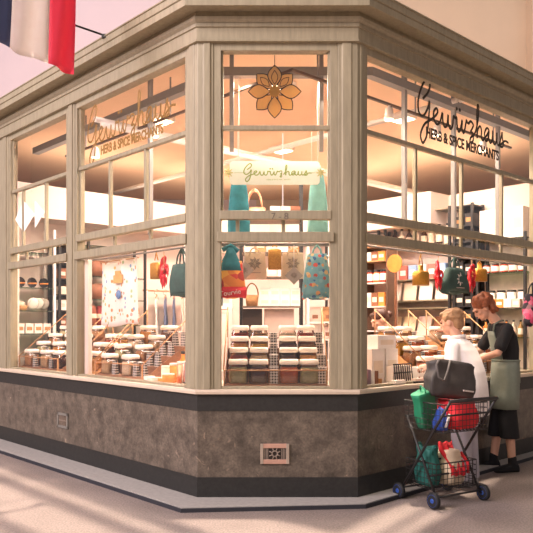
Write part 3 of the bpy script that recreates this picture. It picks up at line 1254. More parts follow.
def tin(loc, rz, label, group, m_, r=.04, h=.11, lid=None):
    k = ('tin', m_.name, r, h)
    if k in JARS:
        return dup(JARS[k], loc, rz, label, group)
    t = goods('spice_tin', 'tin', label, loc, rz, [
        ('can', MB().lathe([(r * .97, 0), (r, .004), (r, h * .88)], 18), m_),
        ('lid', MB().lathe([(r * 1.02, h * .88), (r * 1.02, h * .98), (r * .97, h)], 18), lid or LIDM)], group)
    JARS[k] = t
    return t


def carton(loc, rz, label, group, m_, w=.1, d=.07, h=.15, name='carton', cat='box', strip=PINKISH):
    k = ('carton', m_.name, w, d, h, strip.name)
    if k in JARS:
        return dup(JARS[k], loc, rz, label, group)
    t = goods(name, cat, label, loc, rz, [
        ('box_body', bx(-w / 2, w / 2, -d / 2, d / 2, 0, h), m_),
        ('printed_panel', bx(-w * .36, w * .36, -d / 2 - .0015, -d / 2, h * .3, h * .66), strip)], group)
    JARS[k] = t
    return t


def bottle(loc, rz, label, group, m_, r=.03, h=.2, cap=None):
    k = ('bottle', m_.name, r, h)
    if k in JARS:
        return dup(JARS[k], loc, rz, label, group)
    t = goods('bottle', 'bottle', label, loc, rz, [
        ('bottle_body', MB().lathe([(r * .95, 0), (r, .006), (r, h * .6), (r * .38, h * .76), (r * .36, h * .9)], 16), m_),
        ('cap', MB().lathe([(r * .42, h * .9), (r * .42, h)], 12), cap or BLACKM),
        ('paper_label', MB().lathe([(r * 1.01, h * .15), (r * 1.02, h * .16), (r * 1.02, h * .5), (r * 1.01, h * .51)], 16), CREAM)], group)
    JARS[k] = t
    return t


def pouch(loc, rz, label, group, m_, w=.12, h=.2):
    k = ('pouch', m_.name, w, h)
    if k in JARS:
        return dup(JARS[k], loc, rz, label, group)
    rings = []
    for z, d, ww in ((0, .03, .96), (h * .25, .034, 1), (h * .6, .024, .98), (h * .85, .01, .97), (h, .003, .97)):
        rings.append([(w / 2 * ww * math.copysign(abs(math.cos(a)) ** .5, math.cos(a)), d * math.copysign(abs(math.sin(a)) ** .7, math.sin(a)), z) for a in [2 * PI * (q + .5) / 16 for q in range(16)]])
    t = goods('paper_pouch', 'pouch', label, loc, rz, [
        ('bag_body', MB().loft(rings), m_),
        ('sticker', bx(-w * .25, w * .25, -.0365, -.034, h * .2, h * .45), BROWN)], group)
    JARS[k] = t
    return t


def book(loc, rz, label, group, m_, w=.19, h=.25, tilt=.3, d=.015):
    t = thing('book', label, 'book', loc, rz, group)
    M = Matrix.Rotation(-tilt, 4, 'X')
    m = MB()
    m.box(-w / 2, w / 2, 0, d, 0.002 + abs(d * math.sin(tilt)), h, M)
    m.build('cover', m_, t)
    m = MB()
    m.box(-w / 2 + .004, w / 2 + .0015, .003, d - .003, .006 + abs(d * math.sin(tilt)), h - .004, M)
    m.build('pages', CREAM, t)
    return t


def shelf_unit(label, FM, x0, x1, y0, y1, z0, z1, levels, post=BLACKM, shelf=SHELFG, back=None, pw=.03, rz=None):
    """uprights with brackets and shelves; FM axes: x along, y depth (front y0)"""
    M0 = FM @ Vector(((x0 + x1) / 2, y0, z0))
    t = thing('shelf_unit', label, 'shelves', M0, rz)
    w = (x1 - x0) / 2
    d = y1 - y0
    for x in (-w, w - pw):
        for y in (0, d - pw):
            m = MB()
            m.box(x, x + pw, y, y + pw, 0, z1 - z0)
            m.build('upright', post, t)
    for z in levels:
        m = MB()
        m.box(-w + .002, w - .002, .002, d - .002, z - z0 - .014, z - z0)
        s_ = m.build('shelf', shelf, t)
    if back:
        m = MB()
        m.box(-w, w, d, d + .012, .05, z1 - z0)
        m.build('back_panel', back, t)
    return t


# frames: shelf fronts seen from inside the shop. FP: along -q (left to right as seen), depth +p
FP = frame(C0, -dl, dr)
FQ = frame(C0, dr, dl)
RP, RQ = math.radians(-47), math.radians(43)
fp = lambda q, p, z: FP @ Vector((-q, p, z))
fq = lambda p, q, z: FQ @ Vector((p, q, z))
PF = 4.30
# --- back right shelving
shelf_unit('black posted glass shelves behind the woman in black', FP, -.92, -.28, PF, PF + .27, FLOORZ, 2.50, [.5, .9, 1.27, 1.62, 2.04, 2.44], back=mat('greige back panel', '#bfae9e', rough=.85), rz=RP)
g = 'red jam jars on the top glass shelf'
for i in range(5):
    jam(fp(.83 - i * .115, PF + .1, 2.041), RP, 'red jam jar with a black lid, %s from the left on the upper glass shelf' % ORD[i], g, r=.046, h=.115)
g = 'tins on the middle glass shelf'
for i in range(4):
    tin(fp(.80 - i * .135, PF + .15, 1.621), RP, 'white tin with dark lid, %s from the left on the glass shelf behind the woman' % ORD[i], g, WHITE, .052, .21, BLACKM)
g = 'small boxes on the middle glass shelf'
for i, mm in enumerate((PINKISH, ORANGE, ORANGE, WHITE, PINKISH)):
    carton(fp(.83 - i * .105, PF + .05, 1.621), RP, ('pale pink', 'orange', 'orange', 'white', 'pale pink')[i] + ' small box, %s from the left in front of the white tins' % ORD[i], g, mm, .095, .07, .10, strip=WHITE)
g = 'bottles on the lower glass shelf'
for i, mm in enumerate((ORANGE, CREAM, GOLDP, ORANGE, CREAM, GOLDP)):
    bottle(fp(.84 - i * .09, PF + .1, 1.271), RP, ('orange', 'cream', 'gold')[i % 3] + ' bottle, %s from the left on the low glass shelf behind the woman' % ORD[i], g, mm, .032, .2)
g = 'white boxes on the top board'
for i in range(4):
    carton(fp(.81 - i * .14, PF + .12, 2.441), RP, 'tall white flat box, %s from the left on the top board at the right' % ORD[i], g, WHITE, .135, .2, .36, strip=CREAM)
# --- dark narrow column
shelf_unit('narrow dark timber shelf tower left of the jam jars', FP, -1.24, -.96, PF, PF + .27, FLOORZ, 2.92, [1.25, 1.45, 1.65, 1.85, 2.05, 2.25, 2.45, 2.65, 2.9], shelf=BLACKM, back=mat('dark back', '#35261f'), rz=RP)
g = 'dark boxes on the narrow tower'
for i, z in enumerate((1.45, 1.65, 1.85, 2.05, 2.25, 2.45, 2.65)):
    for j in range(2):
        carton(fp(1.17 - j * .13, PF + .12, z + .001), RP, 'black box with cream panel, %s shelf up the narrow dark tower, %s one' % (ORD[i], ('left', 'right')[j]), g, BLACKM, .11, .16, .15 if (i + j) % 2 else .12, strip=CREAM if i % 2 else TAN)
# --- wide middle shelves
shelf_unit('wide glass shelves behind the customer', FP, -2.32, -1.28, PF, PF + .27, FLOORZ, 2.92, [.9, 1.27, 1.64, 1.74, 2.02, 2.45, 2.9], shelf=mat('greenish grey shelf edge', '#9b9078', rough=.4), back=SHOPW, rz=RP)
g = 'illustrated books leaning on the shelf'
for i in range(4):
    book(fp(2.2 - i * .24, PF + .04, 1.2705), RP, 'cream illustrated book leaning back, %s from the left on the low shelf behind the customer' % ORD[i], g, BOOKP if i < 2 else (PINKISH, BROWN)[i - 2], .2, .27, .32)
g = 'cookbooks on the upper shelf'
for i in range(4):
    book(fp(2.18 - i * .25, PF + .04, 1.7405), RP, 'pale cookbook standing face out, %s from the left above the leaning books' % ORD[i], g, (WHITE, CREAM, WHITE, PINKISH)[i], .2, .25, .18)
g = 'upper shelf packets'
for i in range(6):
    carton(fp(2.2 - i * .15, PF + .12, 2.021), RP, ('white', 'red', 'blue')[i % 3] + ' packet, %s from the left on the shelf level with the brass bell' % ORD[i], g, (WHITE, mat('red card', '#c96a5c'), mat('pale blue card', '#8fa9cf'))[i % 3], .12, .1, .19, strip=WHITE)
g = 'high shelf bottles'
for i in range(8):
    bottle(fp(2.22 - i * .118, PF + .12, 2.451), RP, ('dark', 'cream')[i % 2] + ' bottle, %s from the left on the high shelf of the right wall' % ORD[i], g, (mat('dark bottle glass', '#3a231a', rough=.2), CREAM)[i % 2], .042, .27)
# --- left part of the back right wall
shelf_unit('pale shelving behind the dark haired shop worker', FP, -3.4, -2.40, PF, PF + .27, FLOORZ, 2.72, [.9, 1.25, 1.55, 1.85, 2.10, 2.45], shelf=WHITE, back=SHOPW, rz=RP)
g = 'folded linen stacks'
for i in range(4):
    for j in range(2):
        t = goods('folded_cloth', 'cloth', '%s folded cloth pile, %s from left on the %s white shelf behind the worker' % (('pink', 'white')[(i + j) % 2], ORD[i], ('lower', 'upper')[j]), fp(3.27 - i * .24, PF + .12, (1.551, 1.851)[j]), RP,
                  [('layer', MB().sq([(.1, k * .03 + .001), (.105, k * .03 + .015), (.1, k * .03 + .029)], asp=.8), (PINKISH, WHITE, CREAM)[(i + k) % 3]) for k in range(5)], g)
g = 'boxes above the linen'
for i in range(5):
    carton(fp(3.28 - i * .19, PF + .12, 2.101), RP, ('white', 'brown')[i % 2] + ' box, %s from the left above the folded linen' % ORD[i], g, (WHITE, BROWN)[i % 2], .17, .18, .26, strip=ORANGE)
g = 'white storage boxes high up'
for i in range(5):
    carton(fp(3.28 - i * .19, PF + .12, 2.451), RP, 'white storage box, %s from the left on the highest white shelf' % ORD[i], g, WHITE, .175, .18, .24, strip=CREAM)

# --- left back wall
QF = 4.58
shelf_unit('glass wall shelves with plates in the far left window', FQ, .0 + .12, .62, QF, QF + .3, FLOORZ, 2.6, [.9, 1.31, 1.59, 1.87, 2.3], post=WHITEP, rz=RQ)
g = 'white plates on the glass shelf'
for i in range(3):
    M = Matrix.Rotation(math.radians(-72), 4, 'X') @ Matrix.Diagonal((1, 1, -1, 1))
    goods('dinner_plate', 'plate', 'white plate standing upright, %s from the left on the wall glass shelf' % ORD[i], fq(.35 + i * .095, QF + .06 + .055 * i, 1.665), RQ,
          [('dish', MB().lathe([(.001, .0), (.045, .0), (.075, -.012), (.077, -.010), (.046, .004), (.001, .005)], 24, Matrix.Translation((0, 0, .008)) @ M), WHITE),
           ('rim_band', MB().tube([(.076 * math.cos(a), .076 * math.sin(a), -.011) for a in [k * PI / 12 for k in range(24)]], .0025, 5, Matrix.Translation((0, 0, .008)) @ M, closed=True), BROWN)], g)
goods('wicker_basket', 'basket', 'low tan wicker basket left of the white plates', fq(.205, QF + .12, 1.5905), RQ,
      [('basket_body', MB().sq([(.07, 0), (.085, .06), (.078, .06), (.066, .008)], asp=.9), TAN),
       ('wadding', MB().ell((0, 0, .075), (.07, .06, .045)), CREAM)])
g = 'black pans with wooden handles'
for i in range(3):
    goods('frying_pan', 'pan', 'black round pan with a wooden handle, %s from the left on the upper glass shelf' % ORD[i], fq(.2 + i * .15, QF + .1, 1.8705), RQ,
          [('pan_disc', MB().lathe([(.001, 0), (.055, 0), (.063, .02), (.06, .02), (.053, .005), (.001, .005)], 20, Matrix.Translation((0, .01, .064)) @ Matrix.Rotation(PI / 2, 4, 'X')), BLACKM),
           ('handle', MB().tube([(-.055, -.02, .05), (.055, -.02, .056)], .009, 8), ORANGE)], g)
g = 'white gift boxes on the low glass shelf'
for i in range(4):
    carton(fq(.19 + i * .115, QF + .1, 1.311), RQ, 'white gift box with tan panel, %s from the left below the plates' % ORD[i], g, WHITE, .095, .08, .12, strip=TAN)
shelf_unit('black shelving of packed goods beside the plates', FQ, .66, 1.02, QF, QF + .3, FLOORZ, 2.5, [1.0, 1.2, 1.4, 1.6, 1.8, 2.0, 2.2, 2.45], shelf=BLACKM, back=mat('dark back', '#35261f'), rz=RQ)
g = 'packs on the black shelving'
for i, z in enumerate((1.2, 1.4, 1.6, 1.8, 2.0, 2.2)):
    for j in range(3):
        carton(fq(.74 + j * .10, QF + .1, z + .001), RQ, ('cream', 'brown', 'white')[(i + j) % 3] + ' pack, %s from the left on the %s black shelf beside the plates' % (ORD[j], ORD[i]), g, (CREAM, BROWN, WHITE)[(i + j) % 3], .085, .1, .10 if (i + j) % 2 else .13, strip=PINKISH)
shelf_unit('brown shelving behind the printed tea towel', FQ, 1.06, 1.95, QF, QF + .3, FLOORZ, 2.5, [1.0, 1.41, 1.75, 2.05, 2.45], rz=RQ)
g = 'baskets behind the tea towel'
for i, z in enumerate((1.751, 2.051)):
    for j in range(2):
        goods('storage_basket', 'basket', 'brown storage basket, %s one on the %s shelf behind the tea towel' % (('left', 'right')[j], ('middle', 'upper')[i]), fq(1.26 + j * .42, QF + .14, z), RQ,
              [('basket_body', MB().sq([(.11, 0), (.13, .2), (.122, .2), (.105, .01)], asp=.8), TAN if j else BROWN), ('rim', MB().tube([(.128 * math.cos(a), .1 * math.sin(a), .2) for a in [k * PI / 10 for k in range(20)]], .008, 6, closed=True), BROWN)], g)
g = 'coloured cloth rolls'
for i, mm in enumerate((mat('brown leather', '#8f4b34'), mat('dark red cloth', '#a2403f'), mat('brick cloth', '#b1512f'), mat('amber cloth', '#c98a2e'), TAN)):
    goods('cloth_roll', 'cloth', ('brown', 'dark red', 'brick red', 'amber', 'tan')[i] + ' rolled cloth on the green glass shelf under the tea towel', fq(1.16 + i * .165, QF + .12, 1.4105), RQ,
          [('roll', MB().lathe([(.06, 0), (.078, .02), (.078, .22), (.06, .26)], 16), mm), ('band', MB().lathe([(.0795, .09), (.08, .1), (.08, .14), (.0795, .15)], 16), CREAM)], g)
# clothes rail against the pale wall
t = thing('clothes_rail', 'white clothes rail on the pale wall seen left of the corner post', 'clothes rail', fq(2.45, QF + .15, FLOORZ), RQ)
for x in (-.4, .4):
    MB().tube([(x, 0, 0), (x, 0, 1.86)], .014, 8).build('upright', WHITEP, t)
MB().tube([(-.46, 0, 1.86), (.46, 0, 1.86)], .014, 8).build('bar', COPPER, t)
for x in (-.4, .4):
    bx(x - .02, x + .02, -.2, .2, 0, .02).build('foot', WHITEP, t)
for i, mm in enumerate((WHITE, mat('slate blue cloth', '#6f7896'), mat('slate blue cloth', '#6f7896'), PINKISH)):
    x = 2.22 + i * .15
    sh = [[(dx * (1 if r < 1 else 1.0), .03 * math.sin(dx * 40 + r) * (r / 9), -.06 - .07 * abs(dx) / .16 * (r < 1) - r * .075) for dx in [-.16 + c * .04 for c in range(9)]] for r in range(9)]
    goods('hung_garment', 'garment', ('white', 'slate blue', 'second slate blue', 'pale pink')[i] + ' garment on a wooden hanger on the clothes rail', fq(x, QF + .15, FLOORZ + 1.85), RQ + math.radians(50),
          [('cloth', MB().sheet(sh, .012), mm), ('hanger', MB().tube([(-.17, 0, -.1), (0, 0, -.045), (.17, 0, -.1)], .008, 6), OAK), ('hook', MB().tube([(0, 0, -.045), (0, .034, -.03), (0, .034, .012), (0, 0, .031), (0, -.03, .012)], .004, 6), STEEL)], 'garments on the clothes rail')

# --- free standing shelves behind the corner window
FW = frame(Vector((0, 7.95, 0)), Vector((1, 0, 0)), Vector((0, 1, 0)))
shelf_unit('free standing dark posted shelves behind the corner window', FW, -.31, .42, 0, .34, FLOORZ, 3.25, [.7, 1.0, 1.27, 1.63, 1.97, 2.25, 2.63], shelf=mat('dark shelf edge', '#6b5a49', rough=.5), rz=0)
goods('handled_basket', 'basket', 'small wicker basket with a tall handle behind the corner window', FW @ Vector((-.17, .17, 1.6305)), 0,
      [('basket_body', MB().sq([(.065, 0), (.08, .13), (.074, .13), (.06, .01)]), TAN), ('handle', MB().tube([(.074 * math.cos(a), 0, .12 + .15 * math.sin(a)) for a in [k * PI / 10 for k in range(11)]], .009, 6), TAN)])
g = 'white boxes stacked beside the basket'
for i in range(4):
    for j in range(2):
        carton(FW @ Vector((-.02 + i * .118, .17, 1.631 + j * .105)), 0, 'small white box, %s from the left, %s of the stack beside the basket' % (ORD[i], ('bottom', 'top')[j]), g, WHITE, .112, .16, .104, strip=CREAM)
g = 'goods on the shelf under the cotton bags'
for i, mm in enumerate((CREAM, ORANGE, PINKISH, WHITE, ORANGE)):
    carton(FW @ Vector((-.2 + i * .13, .15, 1.971)), 0, ('cream', 'orange', 'pale pink', 'white', 'deep orange')[i] + ' packet on the shelf under the cotton bags', g, mm, .12, .15, .1 + .02 * (i % 2), strip=WHITE)
goods('wire_basket', 'basket', 'copper wire basket with a looped handle in the upper corner window', FW @ Vector((-.14, .17, 2.631)), 0,
      [('wire_body', MB().sq([(.11, 0), (.13, .14), (.124, .14), (.105, .01)]), COPPER), ('handle', MB().tube([(.09 * math.cos(a), -.05, .12 + .24 * math.sin(a)) for a in [k * PI / 10 for k in range(11)]], .011, 8), COPPER),
       ('handle', MB().tube([(.09 * math.cos(a), .05, .12 + .24 * math.sin(a)) for a in [k * PI / 10 for k in range(11)]], .011, 8), COPPER)])
g = 'cartons on the top of the dark shelves'
for i in range(3):
    carton(FW @ Vector((.1 + i * .12, .17, 2.631)), 0, ('white', 'pale pink', 'brown')[i] + ' carton right of the copper wire basket', g, (WHITE, PINKISH, BROWN)[i], .11, .15, .16, strip=CREAM)
g = 'cartons in the dark shelves'
for i in range(5):
    carton(FW @ Vector((-.2 + i * .13, .17, 2.251)), 0, ('white', 'tan', 'pale pink', 'white', 'tan')[i] + ' carton, %s from the left on the shelf seen through the window rails' % ORD[i], g, (WHITE, TAN, PINKISH, WHITE, TAN)[i], .12, .15, .2, strip=CREAM)
goods('notice_board', 'panel', 'dark brown board behind the left jars of the corner window', FW @ Vector((-.17, .12, 1.271)), 0, [('board', bx(-.12, .12, 0, .02, 0, .33), mat('dark brown board', '#4a3a31')), ('board_edge', bx(-.125, -.12, -.002, .022, 0, .33), BROWN)])
goods('notice_board', 'panel', 'pale pink board behind the middle jars of the corner window', FW @ Vector((.15, .12, 1.271)), 0, [('board', bx(-.17, .17, 0, .02, 0, .33), PINKISH), ('board_edge', bx(-.175, -.17, -.002, .022, 0, .33), BROWN)])
# shelves right and left of it
FX = frame(Vector((.62, 7.9, 0)), Vector((1, 0, 0)), Vector((0, 1, 0)))
shelf_unit('white shelves of cloth bags behind the right pane of the corner window', FX, -.16, .5, 0, .3, FLOORZ, 2.4, [.9, 1.25, 1.45, 1.72, 2.0, 2.38], post=WHITEP, shelf=WHITE, rz=0)
g = 'pouches on the white shelves'
for i, z in enumerate((1.251, 1.451, 1.721, 2.001)):
    for j in range(4):
        pouch(FX @ Vector((-.06 + j * .15, .1, z)), 0, ('white', 'pink', 'tan')[(i + j) % 3] + ' paper pouch, %s from the left on the %s white shelf behind the corner window' % (ORD[j], ORD[i]), g, (WHITE, PINKISH, TAN)[(i + j) % 3], .13, .172)
FY = frame(Vector((-.62, 7.6, 0)), Vector((1, 0, 0)), Vector((0, 1, 0)))
shelf_unit('low white shelves behind the left pane of the corner window', FY, -.28, .24, 0, .3, FLOORZ, 2.3, [.9, 1.2, 1.60, 1.9, 2.25], post=WHITEP, shelf=WHITE, rz=0)
goods('white_board', 'panel', 'large white board under the printed orange bag', FY @ Vector((-.02, .02, 1.2005)), 0, [('board', bx(-.19, .19, 0, .02, 0, .34), WHITE), ('board_edge', bx(-.195, .195, -.001, .021, .34, .346), PINKISH)])
g = 'goods on the low white shelves'
for i in range(3):
    for j, z in enumerate((1.601, 1.901)):
        carton(FY @ Vector((-.18 + i * .17, .15, z)), 0, ('cream', 'brown', 'white')[(i + j) % 3] + ' box, %s from the left on the %s white shelf behind the orange bag' % (ORD[i], ('lower', 'upper')[j]), g, (CREAM, BROWN, WHITE)[(i + j) % 3], .14, .16, .17, strip=PINKISH)

# ------------------------------------------------------------------ goods on the sill left of the corner post
g = 'tins beside the corner post'
for i, (u, v, r, h, mm, nm) in enumerate(((-.93, .16, .05, .05, WHITE, 'flat white'), (-.82, .13, .055, .045, PINKISH, 'flat pink'), (-.70, .16, .05, .05, ORANGE, 'flat orange'), (-.88, .31, .045, .14, CREAM, 'tall cream'),
                                         (-.74, .30, .04, .17, ORANGE, 'tall orange'), (-.60, .28, .042, .19, COPPER, 'tall copper'), (-.60, .14, .055, .09, ORANGE, 'squat orange'), (-.50, .37, .045, .22, PINKISH, 'tall pink'))):
    tin(at(FL, u, v, SILL + .0005), RP, nm + ' tin on the sill near the wire rack left of the corner post', g, mm, r, h)
g = 'back row bottles beside the corner post'
for i in range(5):
    bottle(at(FL, -.88 + i * .10, .50, SILL), RP, ('orange', 'cream', 'copper')[i % 3] + ' bottle, %s from the left behind the tins on the sill' % ORD[i], g, (ORANGE, CREAM, COPPER)[i % 3], .045, .27 + .03 * (i % 3))
t = thing('wire_rack', 'small white wire rack of cards by the corner post', 'rack', at(FL, -.36, .16, SILL), RP)
for k in range(5):
    MB().tube([(-.14 + k * .065, .06, .02), (-.14 + k * .065, .07, .18), (-.14 + k * .065, .12, .18), (-.14 + k * .065, .13, .02)], .004, 5).build('hoop', WHITEP, t)
for y in (.06, .13):
    MB().tube([(-.16, y, .012), (.14, y, .012)], .006, 6).build('runner', BLACKM, t)
for k in range(4):
    bx(-.135 + k * .065, -.095 + k * .065, .075, .115, .015, .19).build('card_stack', (mat('mauve card', '#9c7c86'), WHITE, PINKISH, WHITE)[k], t)
# ------------------------------------------------------------------ counter goods in the right window
t = thing('card_rack', 'small wooden rack of purple and white cards by the right corner post', 'rack', at(FR, .30, .13, SILL), RQ)
bx(-.12, .12, -.05, .07, 0, .012).build('base', OAK, t)
for x in (-.12, .11):
    bx(x, x + .01, -.05, .07, .012, .06).build('side', OAK, t)
for k in range(4):
    bx(-.095 + k * .05, -.055 + k * .05, -.03, .05, .013, .15 - .008 * k).build('card_stack', (PINKISH, mat('mauve card', '#9c7c86'), WHITE, BROWN)[k], t)
goods('orange_jar', 'jar', 'round orange jar behind the wooden card rack', at(FR, .16, .34, SILL), RQ, [('jar_body', MB().lathe([(.05, 0), (.06, .02), (.06, .1), (.045, .13)], 18), ORANGE), ('lid', MB().lathe([(.05, .13), (.05, .16)], 18), BROWN)])
g = 'white display boxes beside the counter worker'
for i, (u, v, w, d, h, z) in enumerate(((.60, .36, .18, .2, .30, 0), (.80, .36, .18, .2, .30, 0), (.74, .36, .26, .18, .12, .301))):
    carton(at(FR, u, v, SILL + z + .0005), RQ, ('left tall', 'right tall', 'topmost')[i] + ' white carton of the pile in front of the shop worker', g, WHITE, w, d, h, strip=CREAM)
t = thing('basket_rack', 'black and white gridded wire rack on the right counter', 'rack', at(FR, .82, .14, SILL), RQ)
for k in range(9):
    MB().tube([(-.128 + k * .032, 0, 0), (-.128 + k * .032, .02, .17)], .005, 5).build('wire', BLACKM, t)
for z in (.01, .09, .165):
    MB().tube([(-.135, z * .12, z), (.135, z * .12, z)], .006, 5).build('rail', BLACKM, t)
bx(-.13, .13, .03, .10, 0, .15).build('card_block', WHITE, t)
goods('stamped_box', 'box', 'small white box with brown spots beside the gridded rack', at(FR, 1.04, .15, SILL), RQ, [('box_body', bx(-.07, .07, -.04, .05, 0, .13), WHITE)] + [('spot', MB().lathe([(.012, 0), (.012, .003)], 10, Matrix.Translation((x, -.04, z)) @ Matrix.Rotation(PI / 2, 4, 'X')), BROWN) for x in (-.035, .035) for z in (.035, .09)])
g = 'dark trays on the right counter'
for i, (u, w, lab) in enumerate(((.60, .2, 'grey flat tray lying in front of the gridded rack'), (.92, .26, 'dark flat tray in front of the small white box'))):
    goods('card_tray', 'tray', lab, at(FR, u, .05, SILL), RQ, [('tray_base', MB().sq([(w / 2 * .9, 0), (w / 2, .02), (w / 2 * .97, .02), (w / 2 * .88, .005)], asp=.3), (GREY, BLACKM)[i]), ('cards', bx(-w * .36, w * .36, -.025, .025, .006, .04), (WHITE, PINKISH)[i])], g)
goods('scoop_box', 'box', 'open oak box under the woman in black\'s hands'.replace("'s", ''), at(FR, 1.87, .26, SILL), RQ, [('box_wall', MB().box(-.055, .055, -.07, -.06, 0, .12).box(-.055, .055, .06, .07, 0, .12).box(-.055, -.047, -.06, .06, 0, .12).box(.047, .055, -.06, .06, 0, .12).box(-.047, .047, -.06, .06, 0, .01), OAK), ('contents', bx(-.046, .046, -.059, .059, .011, .07), mat('spice orange spice', CONT['orange spice']))])


# ------------------------------------------------------------------ hanging goods
def tote(name, label, loc, rz, w, h, depth, m_, hstrap=.14, strap_m=None, taper=.8, print_parts=(), cat='bag', group=None, fold=1.0):
    """soft bag: loc is the hook point; body hangs below the strap"""
    t = thing(name, label, cat, loc, rz, group)
    rings = []
    N = 28
    for i in range(9):
        f = i / 8
        z = -hstrap - h * (1 - f)
        ww = w / 2 * (1 - (1 - taper) * f ** 1.5)
        dd = depth / 2 * (.35 + .65 * math.sin(PI * min(1, (1 - f) * .75 + .12)))
        ring = []
        for k in range(N):
            a = 2 * PI * (k + .5) / N
            c, s_ = math.cos(a), math.sin(a)
            wob = 1 + .09 * fold * math.sin(5 * a + 3 * f) * (1 - .5 * f)
            ring.append((math.copysign(abs(c) ** .6, c) * ww * (1 + .02 * math.sin(7 * f)), math.copysign(abs(s_) ** .7, s_) * dd * wob, z + (.02 * math.sin(3 * a) * (1 - f) if i == 0 else 0)))
        rings.append(ring)
    m = MB().loft(rings)
    m.build('bag_body', m_, t)
    for y in (-1, 1):
        m = MB()
        x = w / 2 * taper * .55
        yy = y * depth * .16
        m.tube([(-x, yy, -hstrap - .03), (-x * .7, yy * .8, -hstrap * .5), (-x * .2, yy * .3, -.01), (0, yy * .2, 0), (x * .2, yy * .3, -.01), (x * .7, yy * .8, -hstrap * .5), (x, yy, -hstrap - .03)], .008, 6)
        m.build('strap', strap_m or m_, t)
    for n, mm, ma in print_parts:
        mm.build(n, ma, t)
    return t


def blossom(r, y, z, w=.005):
    m = MB()
    for k in range(8):
        a = k * PI / 4
        m.tube([(.2 * r * math.cos(a), y, z + .2 * r * math.sin(a)), (.6 * r * math.cos(a + .2), y - .002, z + .6 * r * math.sin(a + .2)), (r * math.cos(a), y, z + r * math.sin(a)), (.6 * r * math.cos(a - .2), y - .002, z + .6 * r * math.sin(a - .2))], w, 5, closed=True)
    return m


HK = 2.065
for FM, u0, u1, v in ((FC, .13, 1.11, .20), (FC, .13, 1.11, .31), (FL, -2.05, -.16, .19), (FR, .13, 3.12, .16)):
    mb = MB()
    mb.tube([at(FM, u0, v, HK + .012), at(FM, u1, v, HK + .012)], .009, 8)
    for u in (u0 + .02, u1 - .02):
        mb.box(u - .012, u + .012, .06, v, HK + .005, HK + .02, FM)
    struct(mb.build('trim_hanging_bar', STEEL))
# centre window
b1 = tote('printed_bag', 'orange and red printed bag with turquoise top hanging left in the corner window', at(FC, .255, .20, HK), 0, .25, .29, .10, MOSAIC, .13, TURQ, .72)
m = MB()
m.tube([(-.07, 0, -.04), (0, .0, -.0), (.06, 0, -.05)], .02, 8)
m.loft([[(ww * math.copysign(abs(math.cos(a)) ** .7, math.cos(a)), dd * math.sin(a), z) for a in [2 * PI * (k + .5) / 20 for k in range(20)]] for ww, dd, z in ((.105, .052, -.21), (.085, .05, -.15), (.05, .035, -.08), (.03, .02, -.02))])
m.build('gathered_top', TURQ, b1)
m = MB()
m.loft([[(ww * math.copysign(abs(math.cos(a)) ** .6, math.cos(a)), .056 * math.copysign(abs(math.sin(a)) ** .7, math.sin(a)), z) for a in [2 * PI * (k + .5) / 24 for k in range(24)]] for ww, z in ((.126, -.43), (.132, -.40), (.13, -.345))])
m.build('red_band', RED, b1)
text('Tourvie', .058, WHITE, Matrix.Translation((0.0, -.063, -.412)) @ Matrix.Rotation(-.14, 4, 'Y'), 'band_letters', b1, xs=.95)
MB().tube([(-.07, 0, -.42), (-.072, 0, -.5)], .006, 6).build('drawstring', TURQ, b1)
tote('patterned_bag', 'pale blue bag with coloured figures hanging right in the corner window', at(FC, .965, .20, HK), 0, .25, .36, .11, BIRDM, .07, AQUA, .62)
for i, (u, lab) in enumerate(((.45, 'white cotton bag with a grey flower, left of the brass grater'), (.77, 'white cotton bag with a grey flower, right of the brass grater'))):
    tote('cotton_bag', lab, at(FC, u, .31, HK), 0, .20, .20, .03, CANVAS if i else CANVAS, .05, CANVAS, .86, [('printed_flower', blossom(.055, -.017, -.14, .004), mat('grey print', '#9a8c80')), ('printed_line', bx(-.05, .05, -.0185, -.016, -.222, -.216), mat('grey print', '#8b8079'))], group='cotton bags in the corner window')


def grater(loc, rz, label, w=.1, h=.15, cord=.1, round_=False):
    t = thing('hanging_grater' if not round_ else 'hanging_bell', label, 'kitchen tool' if not round_ else 'bell', loc, rz)
    m = MB()
    if round_:
        m.lathe([(w / 2, -cord - h), (w / 2, -cord - .02), (w / 2 * .8, -cord), (w * .16, -cord + .005), (w * .16, -cord + .05), (w * .1, -cord + .055)], 18)
    else:
        m.sq([(w / 2, -cord - h), (w / 2, -cord - .01), (w * .3, -cord)], asp=.5, pw=.3)
    m.build('metal_body', mat('perforated brass', '#c08a38', rough=.4, metal=.6, scale=120, var=.3, bump=.3), t)
    MB().tube([(-w * .2, 0, -cord + .02 if not round_ else -cord + .05), (0, 0, 0), (w * .2, 0, -cord + .02 if not round_ else -cord + .05)], .006, 6).build('cord', GOLD, t)
    return t


grater(at(FC, .617, .20, HK), 0, 'brass box grater hanging in the middle of the corner window', .11, .17, .03)
for i, (u, z, lab) in enumerate(((.37, 1.86, 'square grey tag hung like a diamond near the orange bag'), (.775, 1.815, 'square grey tag hung like a diamond under the right cotton bag'))):
    t = thing('diamond_tag', lab, 'tag', at(FC, u, .197, z), 0, 'diamond tags in the corner window')
    MB().prism([(0, -.075), (.075, 0), (0, .075), (-.075, 0)], 0, .006).build('card', mat('grey kraft card', '#a99c90'), t)
    blossom(.03, -.002, 0, .003).build('printed_flower', mat('grey print', '#8b8079'), t)
    MB().tube([(0, .003, .07), (0, .003, HK - z + .01)], .0025, 5).build('string', WHITEP, t)
